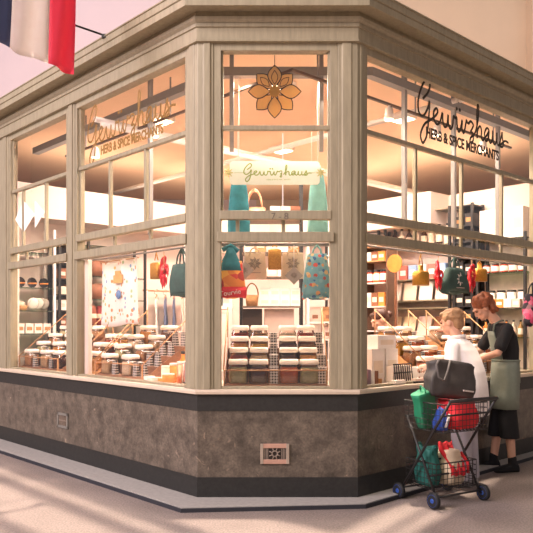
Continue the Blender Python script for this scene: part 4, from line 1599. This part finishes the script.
# hung cloths behind the sign
for u, v, mm, lab, w, z0, L in ((.31, .46, TURQ, 'dark turquoise cloth hanging behind the left end of the white sign', .22, 2.76, .66), (.99, .46, AQUA, 'pale aqua cloth hanging behind the right end of the white sign', .2, 2.78, .62)):
    t = thing('hanging_cloth', lab, 'cloth', at(FC, u, v, z0), 0)
    N = 24
    MB().loft([[((w * (.25 + .75 * f ** .6) / 2) * math.cos(a) * (1 + .1 * math.sin(4 * a + 5 * f)), .05 * (.4 + .6 * f) * math.sin(a), -L * f) for a in [2 * PI * k / N for k in range(N)]] for f in [j / 8 for j in range(9)]]).build('cloth_body', mm, t)
    MB().tube([(0, 0, 0), (0, 0, 3.545 - z0)], .004, 5).build('cord', WHITEP, t)
# left window
t = thing('tea_towel', 'long white printed tea towel hanging in the left window', 'tea towel', at(FL, -1.50, .19, HK), RP)
gr = [[(-.34 + .68 * j / 14 * 1.0, .012 * math.sin(j * 1.1 + .15 * i), -.03 - .63 * (12 - i) / 12 - .015 * math.sin(j * .4)) for j in range(15)] for i in range(13)]
MB().sheet(gr, .004).build('cloth', TOWELM, t)
m = MB()
m.lathe([(.001, 0), (.045, 0), (.045, .002), (.001, .002)], 18, Matrix.Translation((0.02, -.02, -.36)) @ Matrix.Rotation(PI / 2, 4, 'X'))
m.build('blue_motif', mat('blue motif', '#6f8cb8'), t)
m = MB()
m.box(-.07, .1, -.024, -.02, -.25, -.17)
m.box(-.04, .06, -.024, -.02, -.17, -.13)
m.build('building_motif', mat('tan motif', '#d09a5c'), t)
MB().tube([(-.35, 0, -.025), (.35, 0, -.025)], .006, 6).build('dowel', OAK, t)
for x in (-.2, .2):
    MB().tube([(x, 0, -.025), (x, 0, .02)], .003, 5).build('string', WHITEP, t)
grater(at(FL, -.86, .19, HK), RP, 'brass box grater hanging beside the red chillies in the left window', .13, .15, .09)


def chilies(loc, rz, label, L=.3):
    t = thing('chilli_string', label, 'chilli string', loc, rz, 'red chilli strings in the windows')
    MB().tube([(0, 0, 0), (0, 0, -L)], .004, 5).build('cord', OAK, t)
    r = random.Random(len(label))
    n = int(L / .013)
    for i in range(n):
        f = i / n
        a = r.random() * 2 * PI
        sp = .035 * (1 - abs(f - .45))
        z = -.04 - (L - .08) * f
        MB().tube([(.004 * math.cos(a), .004 * math.sin(a), z), (sp * math.cos(a), sp * math.sin(a), z - .015), (sp * 1.2 * math.cos(a + .3), sp * 1.2 * math.sin(a + .3), z - .055), (sp * math.cos(a + .5), sp * math.sin(a + .5), z - .085)],
                  [.008, .0125, .0085, .002], 7).build('chilli', CHILI, t)
    return t


chilies(at(FL, -.74, .19, HK), RP, 'string of red chillies hanging in the left window beside the brass grater')
tote('green_tote', 'dark green tote bag hanging beside the corner post in the left window', at(FL, -.47, .19, HK), RP, .30, .27, .12, DGREEN, .13, DGREEN, .75, fold=1.6)
# right window
grater(at(FR, 1.10, .16, HK), RQ, 'brass bell hanging left of the red chillies in the right window', .155, .13, .16, True)
chilies(at(FR, 1.39, .16, HK), RQ, 'string of red chillies hanging left of the green tote in the right window', .30)
tote('green_tote', 'dark green tote bag with white flower hanging in the right window', at(FR, 1.67, .16, HK), RQ, .50, .24, .14, DGREEN, .10, DGREEN, .45,
     [('printed_flower', blossom(.06, -.062, -.21, .006), WHITE), ('printed_word', bx(-.07, .07, -.068, -.064, -.298, -.290), GREY)], fold=1.4)
chilies(at(FR, 1.99, .16, HK), RQ, 'string of red chillies hanging right of the green tote in the right window', .30)
grater(at(FR, 2.14, .16, HK), RQ, 'brass bell hanging right of the green tote by the dark tower', .15, .13, .08, True)
tote('patterned_bag', 'pink and black patterned bag hanging at the far right behind the woman', at(FR, 2.84, -.06, 1.86), RQ, .25, .33, .16, SCARFM, .12, BLACKC, .8, fold=1.8)
# orange round sign and small display on the counter behind the worker
t = thing('round_sign', 'round orange sign standing on brown shelves left of the brass bell', 'sign', fp(1.56, PF - .75, FLOORZ), RP)
MB().lathe([(.11, 0), (.11, .012)], 24, Matrix.Translation((0, -.02, 2.12)) @ Matrix.Rotation(PI / 2, 4, 'X')).build('disc', ORANGE, t)
MB().box(-.012, .012, -.012, .004, 0, 2.1).build('stem', BROWN, t)
MB().box(-.1, .1, -.1, .1, 0, .015).build('foot', BROWN, t)
t = thing('product_tower', 'tall brown shelf tower of jars above the shop worker', 'shelves', fp(2.17, PF - .3, FLOORZ), RP)
for x in (-.2, .18):
    bx(x, x + .02, -.08, .13, 0, 2.42).build('side', mat('dark timber side', '#6d5040'), t)
for z in (.9, 1.3, 1.62, 1.93, 2.22, 2.41):
    bx(-.18, .18, -.12, .13, z - .015, z).build('shelf', OAK if z > 2 else WHITE, t)
bx(-.2, .2, .13, .14, 0, 2.42).build('back_panel', PINKISH, t)
g = 'goods in the brown tower'
k = 0
for z, hh in ((1.62, .2), (1.93, .2), (2.22, .13)):
    for j in range(3):
        x = 2.17 + .11 - j * .11
        p = fp(x, PF - .34, FLOORZ + z + .001)
        lab = '%s from the left on the %s level of the brown tower' % (ORD[j], {1.62: 'lowest', 1.93: 'middle', 2.22: 'top'}[z])
        if z == 1.93:
            jam(p, RP, 'black lidded jar, ' + lab, g, (None, mat('orange jam', '#d8642b', rough=.3), None)[j], r=.045, h=.17)
        else:
            carton(p, RP, ('white', 'brown', 'orange')[j] + ' packet, ' + lab, g, (WHITE, BROWN, ORANGE)[j], .1, .1, hh * .9, strip=CREAM)

#@@PART3
# ================================================================== PEOPLE
def solid(mb, name, m_, parent, voxel=.008, smooth=4):
    """fuse the overlapping volumes of mb into one continuous skin"""
    o = mb.build(name, m_, parent)
    r = o.modifiers.new('fuse', 'REMESH')
    r.mode = 'VOXEL'
    r.voxel_size = voxel
    r.use_smooth_shade = True
    if smooth:
        k = o.modifiers.new('soft', 'SMOOTH')
        k.factor = .5
        k.iterations = smooth
    bpy.context.view_layer.update()
    me = bpy.data.meshes.new_from_object(o.evaluated_get(bpy.context.evaluated_depsgraph_get()))
    o.modifiers.clear()
    o.data = me
    me.name = name
    for p in me.polygons:
        p.use_smooth = True
    if not me.materials:
        me.materials.append(m_)
    return o


def rings(mb, spec, n=20, M=None, pw=.85):
    """spec: (center, rx, ry) horizontal elliptical rings"""
    R = []
    for c, rx, ry in spec:
        R.append([(c[0] + rx * math.copysign(abs(math.cos(a)) ** pw, math.cos(a)), c[1] + ry * math.copysign(abs(math.sin(a)) ** pw, math.sin(a)), c[2]) for a in [2 * PI * k / n for k in range(n)]])
    return mb.loft(R, M)


def hand(mb, wrist, fingers_dir, palm_n, side, curl=.9, s=1.0):
    """palm, four unequal fingers bent twice and a thumb; palm_n points out of the palm"""
    d = Vector(fingers_dir).normalized()
    n = Vector(palm_n)
    n = (n - d * n.dot(d)).normalized()
    x = d.cross(n) * side
    w = Vector(wrist)
    pc = w + d * .045 * s
    P = Matrix(((x.x, d.x, n.x, pc.x), (x.y, d.y, n.y, pc.y), (x.z, d.z, n.z, pc.z), (0, 0, 0, 1)))
    mb.ell((0, 0, 0), (.040 * s, .052 * s, .017 * s), 14, 10, P)
    mb.limb([w - d * .02, w + d * .03], [.026 * s, .028 * s])
    for i, (off, L) in enumerate(((-.029, .066), (-.010, .076), (.009, .071), (.027, .055))):
        L *= s
        a = w + d * .082 * s + x * off * s
        c1, c2 = curl * .45, curl * 1.1
        b = a + (d * math.cos(c1) + n * math.sin(c1)) * L * .5
        c = b + (d * math.cos(c2) + n * math.sin(c2)) * L * .3
        e = c + (d * math.cos(c2 + .5) + n * math.sin(c2 + .5)) * L * .25
        mb.limb([a - d * .02, b, c, e], [.0095 * s, .009 * s, .008 * s, .007 * s], 8)
    a = w + d * .025 * s - x * .03 * s
    b = a + (d * .6 - x * .6 + n * .35).normalized() * .036 * s
    c = b + (d * .85 - x * .1 + n * .5).normalized() * .03 * s
    mb.limb([a, b, c], [.0135 * s, .011 * s, .0085 * s], 8)


def headm(c, pitch, yaw=0, s=1.0):
    return Matrix.Translation(c) @ Matrix.Rotation(yaw, 4, 'Z') @ Matrix.Rotation(-pitch, 4, 'X') @ Matrix.Diagonal((s, s, s, 1))


def head(mb, H):
    """faces +y"""
    mb.ell((0, -.012, .025), (.073, .092, .088), 20, 14, H)
    mb.ell((0, .026, -.045), (.055, .062, .070), 16, 12, H)
    mb.ell((0, .060, -.088), (.026, .024, .022), 12, 8, H)
    mb.loft([[(-.006, .083, .02), (.006, .083, .02), (.005, .086, .028), (-.005, .086, .028)], [(-.017, .083, -.034), (.017, .083, -.034), (.010, .112, -.030), (-.010, .112, -.030)], [(-.012, .08, -.042), (.012, .08, -.042), (.006, .098, -.041), (-.006, .098, -.041)]], H)
    mb.ell((0, .082, .022), (.05, .014, .012), 12, 8, H)
    for sx in (-1, 1):
        mb.ell((sx * .073, -.005, -.008), (.010, .020, .032), 10, 8, H)
        mb.ell((sx * .038, .058, -.02), (.022, .022, .02), 10, 8, H)
    mb.ell((0, .086, -.060), (.022, .008, .008), 10, 6, H)


def face_parts(H, root):
    for sx in (-1, 1):
        MB().ell((sx * .030, .080, .004), (.012, .007, .006), 10, 8, H).build('eye', EYE, root)
        MB().ell((sx * .031, .088, .024), (.019, .005, .004), 10, 6, H).build('eyebrow', HAIRD, root)
    MB().ell((0, .092, -.061), (.020, .006, .006), 10, 6, H).build('mouth', LIP, root)


def shoe(mb, p, yaw, L=.26):
    M = Matrix.Translation(p) @ Matrix.Rotation(yaw, 4, 'Z')
    R = []
    for t, w, h in ((-.065, .026, .05), (-.05, .036, .085), (0, .037, .095), (.05, .038, .07), (.11, .045, .05), (.16, .040, .038), (.19, .018, .022)):
        y = t * L / .26
        R.append([(w * math.copysign(abs(math.cos(a)) ** .7, math.cos(a)), y, .002 + h / 2 + h / 2 * math.copysign(abs(math.sin(a)) ** .7, math.sin(a))) for a in [2 * PI * k / 16 for k in range(16)]])
    return mb.loft(R, M)


def V(*a):
    return Vector(a)


# ---------------- woman in black tee at the counter
wp = B + dr * 1.94 - dl * .15
WRZ = math.radians(92)
wo = thing('person', 'person in black tee and grey green apron leaning over the counter, auburn curly hair', 'person', (wp.x, wp.y, 0), WRZ)
wo.scale = (.97, .97, .985)
Hw = headm(V(0, .155, 1.60), .62)
b = MB()
rings(b, [(V(0, -.065, .84), .14, .095), (V(0, -.075, .95), .155, .105), (V(0, -.08, 1.08), .128, .095), (V(0, -.07, 1.20), .145, .105), (V(0, -.045, 1.32), .165, .105), (V(0, -.02, 1.41), .14, .085), (V(0, .0, 1.46), .06, .055)])
b.limb([V(0, .0, 1.44), V(0, .085, 1.55)], [.054, .05])
head(b, Hw)
for sx in (-1, 1):
    b.limb([V(sx * .08, -.065, .88), V(sx * .083, -.058 + .02 * sx, .49), V(sx * .09, -.05 + .06 * sx, .09)], [.072, .054, .036])
arms = []
for sx, el, wr in ((-1, V(-.205, .075, 1.165), V(-.02, .25, 1.085)), (1, V(.225, .11, 1.17), V(.15, .31, 1.10))):
    sh = V(sx * .165, -.03, 1.385)
    b.limb([sh, (sh + el) / 2 + V(sx * .008, -.01, 0), el, (el + wr) / 2, wr], [.048, .044, .036, .033, .024])
    hand(b, wr, (wr - el) + V(0, .06, -.12), V(-sx * .6, .1, -.6), sx, 1.0, .95)
    arms.append((sh, el))
solid(b, 'body', SKIN, wo, .007, 3)
face_parts(Hw, wo)
# curls
h = MB()
h.ell((0, -.022, .050), (.092, .100, .085), 18, 12, Hw)
h.ell((0, -.075, -.01), (.085, .06, .085), 16, 10, Hw)
r_ = random.Random(4)
for i in range(130):
    a = r_.random() * 2 * PI
    e = r_.random() * 1.25 - .25
    x, y, z = .092 * math.cos(a) * math.cos(e), -.03 + .098 * math.sin(a) * math.cos(e), .035 + .095 * math.sin(e)
    if y > .045 and z < .065:
        continue
    if y > .02 and z < 0:
        continue
    h.ell((x, y, z), .014 + .014 * r_.random(), 8, 6, Hw)
for i in range(36):
    h.ell((.085 * (r_.random() * 2 - 1), -.09 + .05 * r_.random(), -.03 - .06 * r_.random()), .018 + .012 * r_.random(), 8, 6, Hw)
solid(h, 'hair', HAIRR, wo, .007, 1)
# tee
t = MB()
rings(t, [(V(0, -.078, 1.06), .150, .116), (V(0, -.075, 1.20), .162, .120), (V(0, -.05, 1.32), .180, .122), (V(0, -.025, 1.41), .155, .098), (V(0, -.005, 1.452), .075, .068)])
for sh, el in arms:
    m_ = sh + (el - sh) * .72
    t.limb([sh + V(0, 0, .005), m_], [.062, .062])
solid(t, 'tee', BLACKC, wo, .008, 4)
# apron: bib, skirt wrap and straps
ap = MB()
R = []
for z, cy, rx, ry in ((.615, -.06, .185, .130), (.75, -.064, .183, .130), (.9, -.068, .180, .130), (1.0, -.072, .172, .126), (1.09, -.078, .157, .124)):
    R.append([(rx * math.sin(a) * (1 + .02 * math.sin(9 * a)), cy + ry * math.cos(a) * (1 + .02 * math.sin(9 * a)), z) for a in [(-2.75 + 5.5 * k / 30) for k in range(31)]])
ap.sheet(R, .008)
ap.build('apron_skirt', APRON, wo)
ap = MB()
R = []
for z, cy, rx, ry, A_ in ((1.08, -.078, .16, .126, .95), (1.2, -.072, .17, .13, .8), (1.32, -.05, .185, .132, .55), (1.37, -.04, .18, .125, .5)):
    R.append([(rx * math.sin(a), cy + ry * math.cos(a), z) for a in [(-A_ + 2 * A_ * k / 14) for k in range(15)]])
ap.sheet(R, .007)
ap.build('apron_bib', APRON, wo)
MB().tube([V(-.08, .075, 1.37), V(-.085, .065, 1.44), V(-.06, -.01, 1.475), V(0, -.055, 1.475), V(.06, -.01, 1.475), V(.085, .065, 1.44), V(.08, .075, 1.37)], .009, 6).build('apron_strap', APRON, wo)
MB().tube([(.162 * math.sin(a), -.078 + .129 * math.cos(a), 1.085) for a in [2 * PI * k / 24 for k in range(24)]], .010, 6, closed=True).build('apron_tie', APRON, wo)
MB().tube([V(0, -.212, 1.08), V(.02, -.225, .98), V(.03, -.235, .86)], .009, 6).build('apron_tie', APRON, wo)
# wide cropped trousers
c = MB()
rings(c, [(V(0, -.07, .98), .15, .11), (V(0, -.068, .85), .16, .113)])
for sx in (-1, 1):
    rings(c, [(V(sx * .076, -.065, .90), .082, .10), (V(sx * .08, -.06 + .01 * sx, .60), .078, .085), (V(sx * .086, -.055 + .03 * sx, .33), .086, .095)])
solid(c, 'cropped_trousers', BLACKC, wo, .009, 3)
for sx in (-1, 1):
    s_ = MB()
    shoe(s_, V(sx * .095, -.05 + .06 * sx, 0), .12 * -sx)
    s_.limb([V(sx * .092, -.05 + .06 * sx, .06), V(sx * .091, -.05 + .06 * sx, .13)], [.042, .043])
    solid(s_, 'shoe', BLACKC, wo, .007, 2)

# ---------------- customer in the white shirt
cp = V(1.735, 6.13, 0)
CRZ = math.radians(55)
co = thing('person', 'person seen from behind in long white shirt and pale trousers, short sandy grey hair', 'person', cp, CRZ)
Hc = headm(V(0, .105, 1.435), .22, .0, .98)
b = MB()
rings(b, [(V(0, -.05, .74), .15, .115), (V(0, -.055, .84), .16, .125), (V(0, -.05, .97), .145, .12), (V(0, -.02, 1.09), .155, .12), (V(0, .015, 1.19), .165, .11), (V(0, .035, 1.26), .13, .085), (V(0, .05, 1.30), .06, .056)])
b.limb([V(0, .045, 1.28), V(0, .085, 1.385)], [.054, .051])
head(b, Hc)
for sx in (-1, 1):
    b.limb([V(sx * .08, -.05, .80), V(sx * .085, -.01, .44), V(sx * .085, -.05, .08)], [.085, .056, .036])
carm = []
for sx, el, wr in ((-1, V(-.245, .02, .985), V(-.265, .195, 1.045)), (1, V(.215, .12, .99), V(.12, .30, 1.0))):
    sh = V(sx * .165, .03, 1.205)
    b.limb([sh, (sh + el) / 2, el, (el + wr) / 2, wr], [.046, .042, .036, .032, .024])
    hand(b, wr, (wr - el) + V(0, 0, -.05), V(-sx * .5, 0, -.8), sx, 1.25, .93)
    carm.append((sh, el, wr))
solid(b, 'body', SKIN, co, .007, 3)
face_parts(Hc, co)
h = MB()
h.ell((0, -.022, .042), (.082, .098, .082), 18, 12, Hc)
h.ell((0, -.065, -.012), (.072, .050, .075), 16, 10, Hc)
h.ell((0, .06, .085), (.055, .03, .025), 12, 8, Hc)
for i in range(90):
    a = r_.random() * 2 * PI
    e = r_.random() * 1.3 - .2
    x, y, z = .080 * math.cos(a) * math.cos(e), -.025 + .096 * math.sin(a) * math.cos(e), .036 + .084 * math.sin(e)
    if y > .035 and z < .07 or (abs(x) > .05 and z < .01 and y > -.03):
        continue
    h.ell((x, y, z), (.012, .02, .014), 8, 6, Hc)
solid(h, 'hair', HAIRG, co, .007, 1)
t = MB()
rings(t, [(V(0, -.055, .615), .205, .165), (V(0, -.06, .75), .195, .16), (V(0, -.055, .88), .188, .155), (V(0, -.04, 1.0), .18, .15), (V(0, -.01, 1.10), .182, .145), (V(0, .018, 1.19), .185, .13), (V(0, .036, 1.255), .15, .10), (V(0, .05, 1.292), .075, .07)])
for sh, el, wr in carm:
    t.limb([sh, (sh + el) / 2, el, el + (wr - el) * .72], [.067, .066, .060, .048])
solid(t, 'shirt', SHIRT, co, .009, 3)
m = MB()
m.tube([(.068 * math.cos(a), .052 + .066 * math.sin(a), 1.298 + .012 * math.cos(a + PI / 2)) for a in [2 * PI * k / 20 for k in range(20)]], .018, 8, closed=True)
m.build('collar', SHIRT, co)
c = MB()
rings(c, [(V(0, -.055, .86), .165, .135), (V(0, -.05, .76), .17, .14)])
for sx in (-1, 1):
    rings(c, [(V(sx * .08, -.05, .78), .09, .115), (V(sx * .086, -.015, .44), .078, .085), (V(sx * .086, -.045, .055), .07, .075)])
solid(c, 'trousers', GTROU, co, .009, 3)
for sx in (-1, 1):
    s_ = MB()
    shoe(s_, V(sx * .09, -.045, 0), .1 * -sx, .24)
    s_.build('shoe', mat('grey shoe', '#8b8582'), co)

# ---------------- shop worker behind the counter
sp_ = B + dr * 1.87 + dl * 1.08
so = thing('person', 'dark haired person behind the counter looking down, dark shirt and pale apron strap', 'person', (sp_.x, sp_.y, FLOORZ), math.radians(98))
Hs = headm(V(0, .12, 1.425), .45, .0, .98)
b = MB()
rings(b, [(V(0, -.10, .80), .15, .115), (V(0, -.11, .92), .155, .115), (V(0, -.09, 1.03), .13, .10), (V(0, -.05, 1.13), .15, .108), (V(0, -.015, 1.22), .165, .105), (V(0, .01, 1.28), .13, .08), (V(0, .035, 1.32), .058, .054)])
b.limb([V(0, .03, 1.30), V(0, .085, 1.385)], [.052, .05])
head(b, Hs)
for sx in (-1, 1):
    b.limb([V(sx * .085, -.10, .85), V(sx * .09, -.05, .46), V(sx * .09, -.09, .07)], [.086, .056, .036])
sarm = []
for sx in (-1, 1):
    sh, el, wr = V(sx * .165, -.01, 1.225), V(sx * .225, .03, .99), V(sx * .12, .17, 1.03)
    b.limb([sh, (sh + el) / 2, el, (el + wr) / 2, wr], [.046, .043, .036, .032, .024])
    hand(b, wr, wr - el, V(-sx * .5, 0, -.8), sx, .9, .93)
    sarm.append((sh, el))
solid(b, 'body', SKIN, so, .007, 3)
face_parts(Hs, so)
h = MB()
h.ell((0, -.020, .045), (.083, .097, .080), 18, 12, Hs)
h.ell((0, -.07, .0), (.07, .045, .065), 16, 10, Hs)
h.ell((0, -.125, .01), (.042, .04, .042), 14, 10, Hs)
h.ell((0, .055, .085), (.06, .03, .022), 12, 8, Hs)
solid(h, 'hair', HAIRD, so, .007, 2)
t = MB()
rings(t, [(V(0, -.11, .84), .175, .135), (V(0, -.10, 1.0), .155, .122), (V(0, -.055, 1.13), .168, .125), (V(0, -.018, 1.22), .18, .122), (V(0, .008, 1.285), .145, .095), (V(0, .03, 1.318), .075, .068)])
for sh, el in sarm:
    t.limb([sh, sh + (el - sh) * .8], [.060, .058])
solid(t, 'shirt', mat('charcoal shirt', '#3c3534', rough=.85), so, .008, 3)
MB().tube([V(-.10, .075, 1.12), V(-.10, .085, 1.22), V(-.085, .07, 1.29), V(-.06, -.0, 1.335), V(0, -.04, 1.33), V(.06, -.0, 1.335), V(.085, .07, 1.29), V(.10, .085, 1.22), V(.10, .075, 1.12)], .012, 6).build('apron_strap', CREAM, so)
ap = MB()
R = []
for z, cy, rx, ry, A_ in ((.62, -.08, .20, .17, 2.2), (.9, -.105, .185, .146, 2.0), (1.02, -.095, .165, .132, 1.2), (1.13, -.055, .176, .137, .8)):
    R.append([(rx * math.sin(a), cy + ry * math.cos(a), z) for a in [(-A_ + 2 * A_ * k / 20) for k in range(21)]])
ap.sheet(R, .007)
ap.build('apron', CREAM, so)
c = MB()
for sx in (-1, 1):
    rings(c, [(V(sx * .08, -.10, .88), .09, .115), (V(sx * .086, -.055, .46), .078, .085), (V(sx * .09, -.085, .05), .068, .072)])
c.build('trousers', BLACKC, so)
for sx in (-1, 1):
    s_ = MB()
    shoe(s_, V(sx * .09, -.085, 0), 0, .24)
    s_.build('shoe', BLACKC, so)

# ================================================================== SHOPPING TROLLEY
TO = V(1.095, 5.645, 0)
TRZ = math.atan2(.507, .862)
TM = Matrix.Translation(TO) @ Matrix.Rotation(TRZ, 4, 'Z')
tr = thing('shopping_trolley', 'black folding shopping trolley with two wire baskets and blue hubbed wheels', 'shopping trolley', TO, TRZ)
LX = .495
for x in (0, LX):
    m = MB()
    m.tube([(x, 0, .065), (x, -.15, .277), (x, -.40, .63), (x, -.55, .835)], .011, 8)
    m.build('frame_bar', BLACKM, tr)
    m = MB()
    m.tube([(x + (.014 if x == 0 else -.014), -.395, .065), (x + (.014 if x == 0 else -.014), -.06, .675)], .010, 8)
    m.build('frame_bar', BLACKM, tr)
m = MB()
m.tube([(-.008, -.548, .835), (LX + .008, -.548, .835)], .016, 10)
m.build('handle', BLACKM, tr)
for y, z in ((-.06, .675), (-.46, .715), (-.2, .33), (-.30, .23), (-.395, .085), (0, .085)):
    m = MB()
    m.tube([(0, y, z), (LX, y, z)], .008, 8)
    m.build('cross_bar', BLACKM, tr)


def wire_basket(x0, x1, y0, y1, z0, z1, name, nx, ny, nz):
    m = MB()
    r = .0026
    X = [x0 + (x1 - x0) * i / nx for i in range(nx + 1)]
    Y = [y0 + (y1 - y0) * i / ny for i in range(ny + 1)]
    Z = [z0 + (z1 - z0) * i / nz for i in range(nz + 1)]
    for x in X:
        m.tube([(x, y0, z1), (x, y0, z0), (x, y1, z0), (x, y1, z1)], r, 5, smooth=False)
    for y in Y[1:-1]:
        m.tube([(x0, y, z1), (x0, y, z0), (x1, y, z0), (x1, y, z1)], r, 5, smooth=False)
    for z in Z:
        m.tube([(x0, y0, z), (x1, y0, z), (x1, y1, z), (x0, y1, z)], r if z < z1 else .0055, 5, closed=True, smooth=False)
    return m.build(name, BLACKM, tr)


wire_basket(.015, LX - .015, -.47, -.03, .585, .80, 'upper_basket', 12, 10, 5)
wire_basket(.03, LX - .03, -.37, -.03, .125, .33, 'lower_basket', 11, 8, 5)
for x, y in ((-.022, 0), (-.022, -.395), (LX + .022, -.395), (LX + .022, 0)):
    Mw = Matrix.Translation((x, y, .064)) @ Matrix.Rotation(PI / 2, 4, 'Y')
    m = MB()
    m.lathe([(.046, -.017), (.058, -.017), (.064, -.010), (.064, .010), (.058, .017), (.046, .017)], 28, Mw)
    w_ = m.build('wheel', RUBBER, tr)
    m = MB()
    m.lathe([(.001, -.016), (.016, -.021), (.02, -.014), (.038, -.012), (.047, -.018), (.047, .018), (.038, .012), (.02, .014), (.016, .021), (.001, .016)], 24, Mw)
    m.build('hub', BLUEP, w_)
    m = MB()
    m.tube([(x, y, .064), (x + (.03 if x < 0 else -.03), y, .064)], .007, 8)
    m.build('axle', BLACKM, tr)


def sack(name, label, cat, c, size, m_, rz=0, tilt=(0, 0), pw=.5, seed=1, extra=(), lean=0, wob=.05, top=.8):
    """soft filled bag standing in the trolley; c is the base centre in trolley space"""
    t = thing(name, label, cat, TM @ V(*c), TRZ + rz)
    t.rotation_euler = (tilt[0], tilt[1], TRZ + rz)
    w, d, h = size
    rr = random.Random(seed)
    ph = [rr.random() * 6 for _ in range(6)]
    R = []
    for i in range(11):
        f = i / 10
        k = (.82 + .18 * math.sin(PI * min(1, f * 1.2 + .1))) * (1 - (1 - top) * f ** 3)
        if i == 0:
            k *= .93
        ring = []
        for q in range(32):
            a = 2 * PI * q / 32
            ca, sa = math.cos(a), math.sin(a)
            n_ = 1 + wob * math.sin(3 * a + ph[0] + 2 * f) + wob * .7 * math.sin(7 * a + ph[1] - 4 * f) + wob * .4 * math.sin(12 * f + ph[2] + 2 * a)
            ring.append((w / 2 * k * n_ * math.copysign(abs(ca) ** pw, ca), d / 2 * k * n_ * math.copysign(abs(sa) ** pw, sa) + lean * f * f, h * f + wob * .25 * math.sin(2 * a + ph[3]) * f))
        R.append(ring)
    MB().loft(R).build('bag_body', m_, t)
    for n, m, ma in extra:
        m.build(n, ma, t)
    return t


def loops(w, d, h, m_, up=.12, r=.008, dx=.22, droop=0):
    out = []
    for s_ in (-1, 1):
        m = MB()
        m.tube([(-w * dx, s_ * d * .4, h * .93), (-w * dx * .95, s_ * d * .45, h + up * .6), (-w * dx * .4, s_ * (d * .45 + droop), h + up), (w * dx * .4, s_ * (d * .45 + droop), h + up), (w * dx * .95, s_ * d * .45, h + up * .6), (w * dx, s_ * d * .4, h * .93)], r, 6)
        out.append(('handle', m, m_))
    return out


sack('shopping_bag', 'bright red shopping bag filling the upper trolley basket', 'bag', (.315, -.295, .592), (.29, .28, .215), RED, seed=3, pw=.35, wob=.03, top=.97)
sack('shopping_bag', 'bright green bag leaning out of the back of the upper basket', 'bag', (.135, -.17, .594), (.18, .10, .30), GREENB, seed=5, pw=.3, wob=.02, tilt=(0.1, -.28), top=1.3, extra=[('handle', MB().tube([(-.02, -.05, .29), (-.02, -.05, .33), (0, .02, .345), (.02, .05, .29)], .006, 6), GREENB)])
sack('shopping_bag', 'small blue and white bag between the green and red bags', 'bag', (.085, -.36, .592), (.075, .12, .16), mat('blue bag', '#2c4ba0', rough=.5), seed=7, wob=.08, extra=[('white_stripe', MB().tube([(-.02, -.073, .03), (.0, -.078, .08), (.02, -.072, .13)], .010, 6), WHITE)])
e = []
m = MB()
m.tube([(-.16, -.09, .28), (-.19, -.11, .24), (-.17, -.125, .14), (-.12, -.125, .12), (-.09, -.115, .2), (-.06, -.09, .29)], .009, 6)
e.append(('handle', m, mat('worn grey strap', '#57504d', rough=.6)))
e.append(('printed_word', bx(.07, .16, -.112, -.095, .06, .072), GREY))
sack('tote_bag', 'charcoal black tote bag lying on the red bag at the top of the trolley', 'bag', (.255, -.27, .825), (.40, .19, .28), TOTE, rz=-.25, tilt=(-.1, .14), seed=9, pw=.42, wob=.06, extra=e, top=1.16)
sack('shopping_bag', 'dark teal bag bulging from the left of the lower basket', 'bag', (.125, -.17, .131), (.13, .24, .30), TEALB, seed=11, wob=.06, pw=.7, extra=loops(.12, .2, .27, TEALB, .05))
band = MB()
for x in (-.07, .06):
    band.tube([(x, -.135, .10), (x * .9, -.13, .2), (x * .7, -.07, .285), (x * .6, .05, .285)], .014, 6)
ex = [('red_cloth', MB().sheet([[(-.11 + .16 * j / 10 + .03 * i / 7 + .02 * math.sin(i), -.150 + .028 * i + .008 * math.sin(2 * j), .135 + .027 * i - .002 * (i - 5) ** 2 + .01 * math.sin(j * 1.4)) for j in range(11)] for i in range(8)], .008), RED)]
sack('shopping_bag', 'cream canvas bag with red cloth folded over it in the lower basket', 'bag', (.325, -.20, .131), (.235, .26, .27), CANVAS, seed=13, wob=.04, pw=.6, extra=ex + [('red_stripe', MB().tube([(.115, -.11, .08), (.12, -.10, .16), (.10, -.04, .24)], .014, 6), RED)], top=.7)
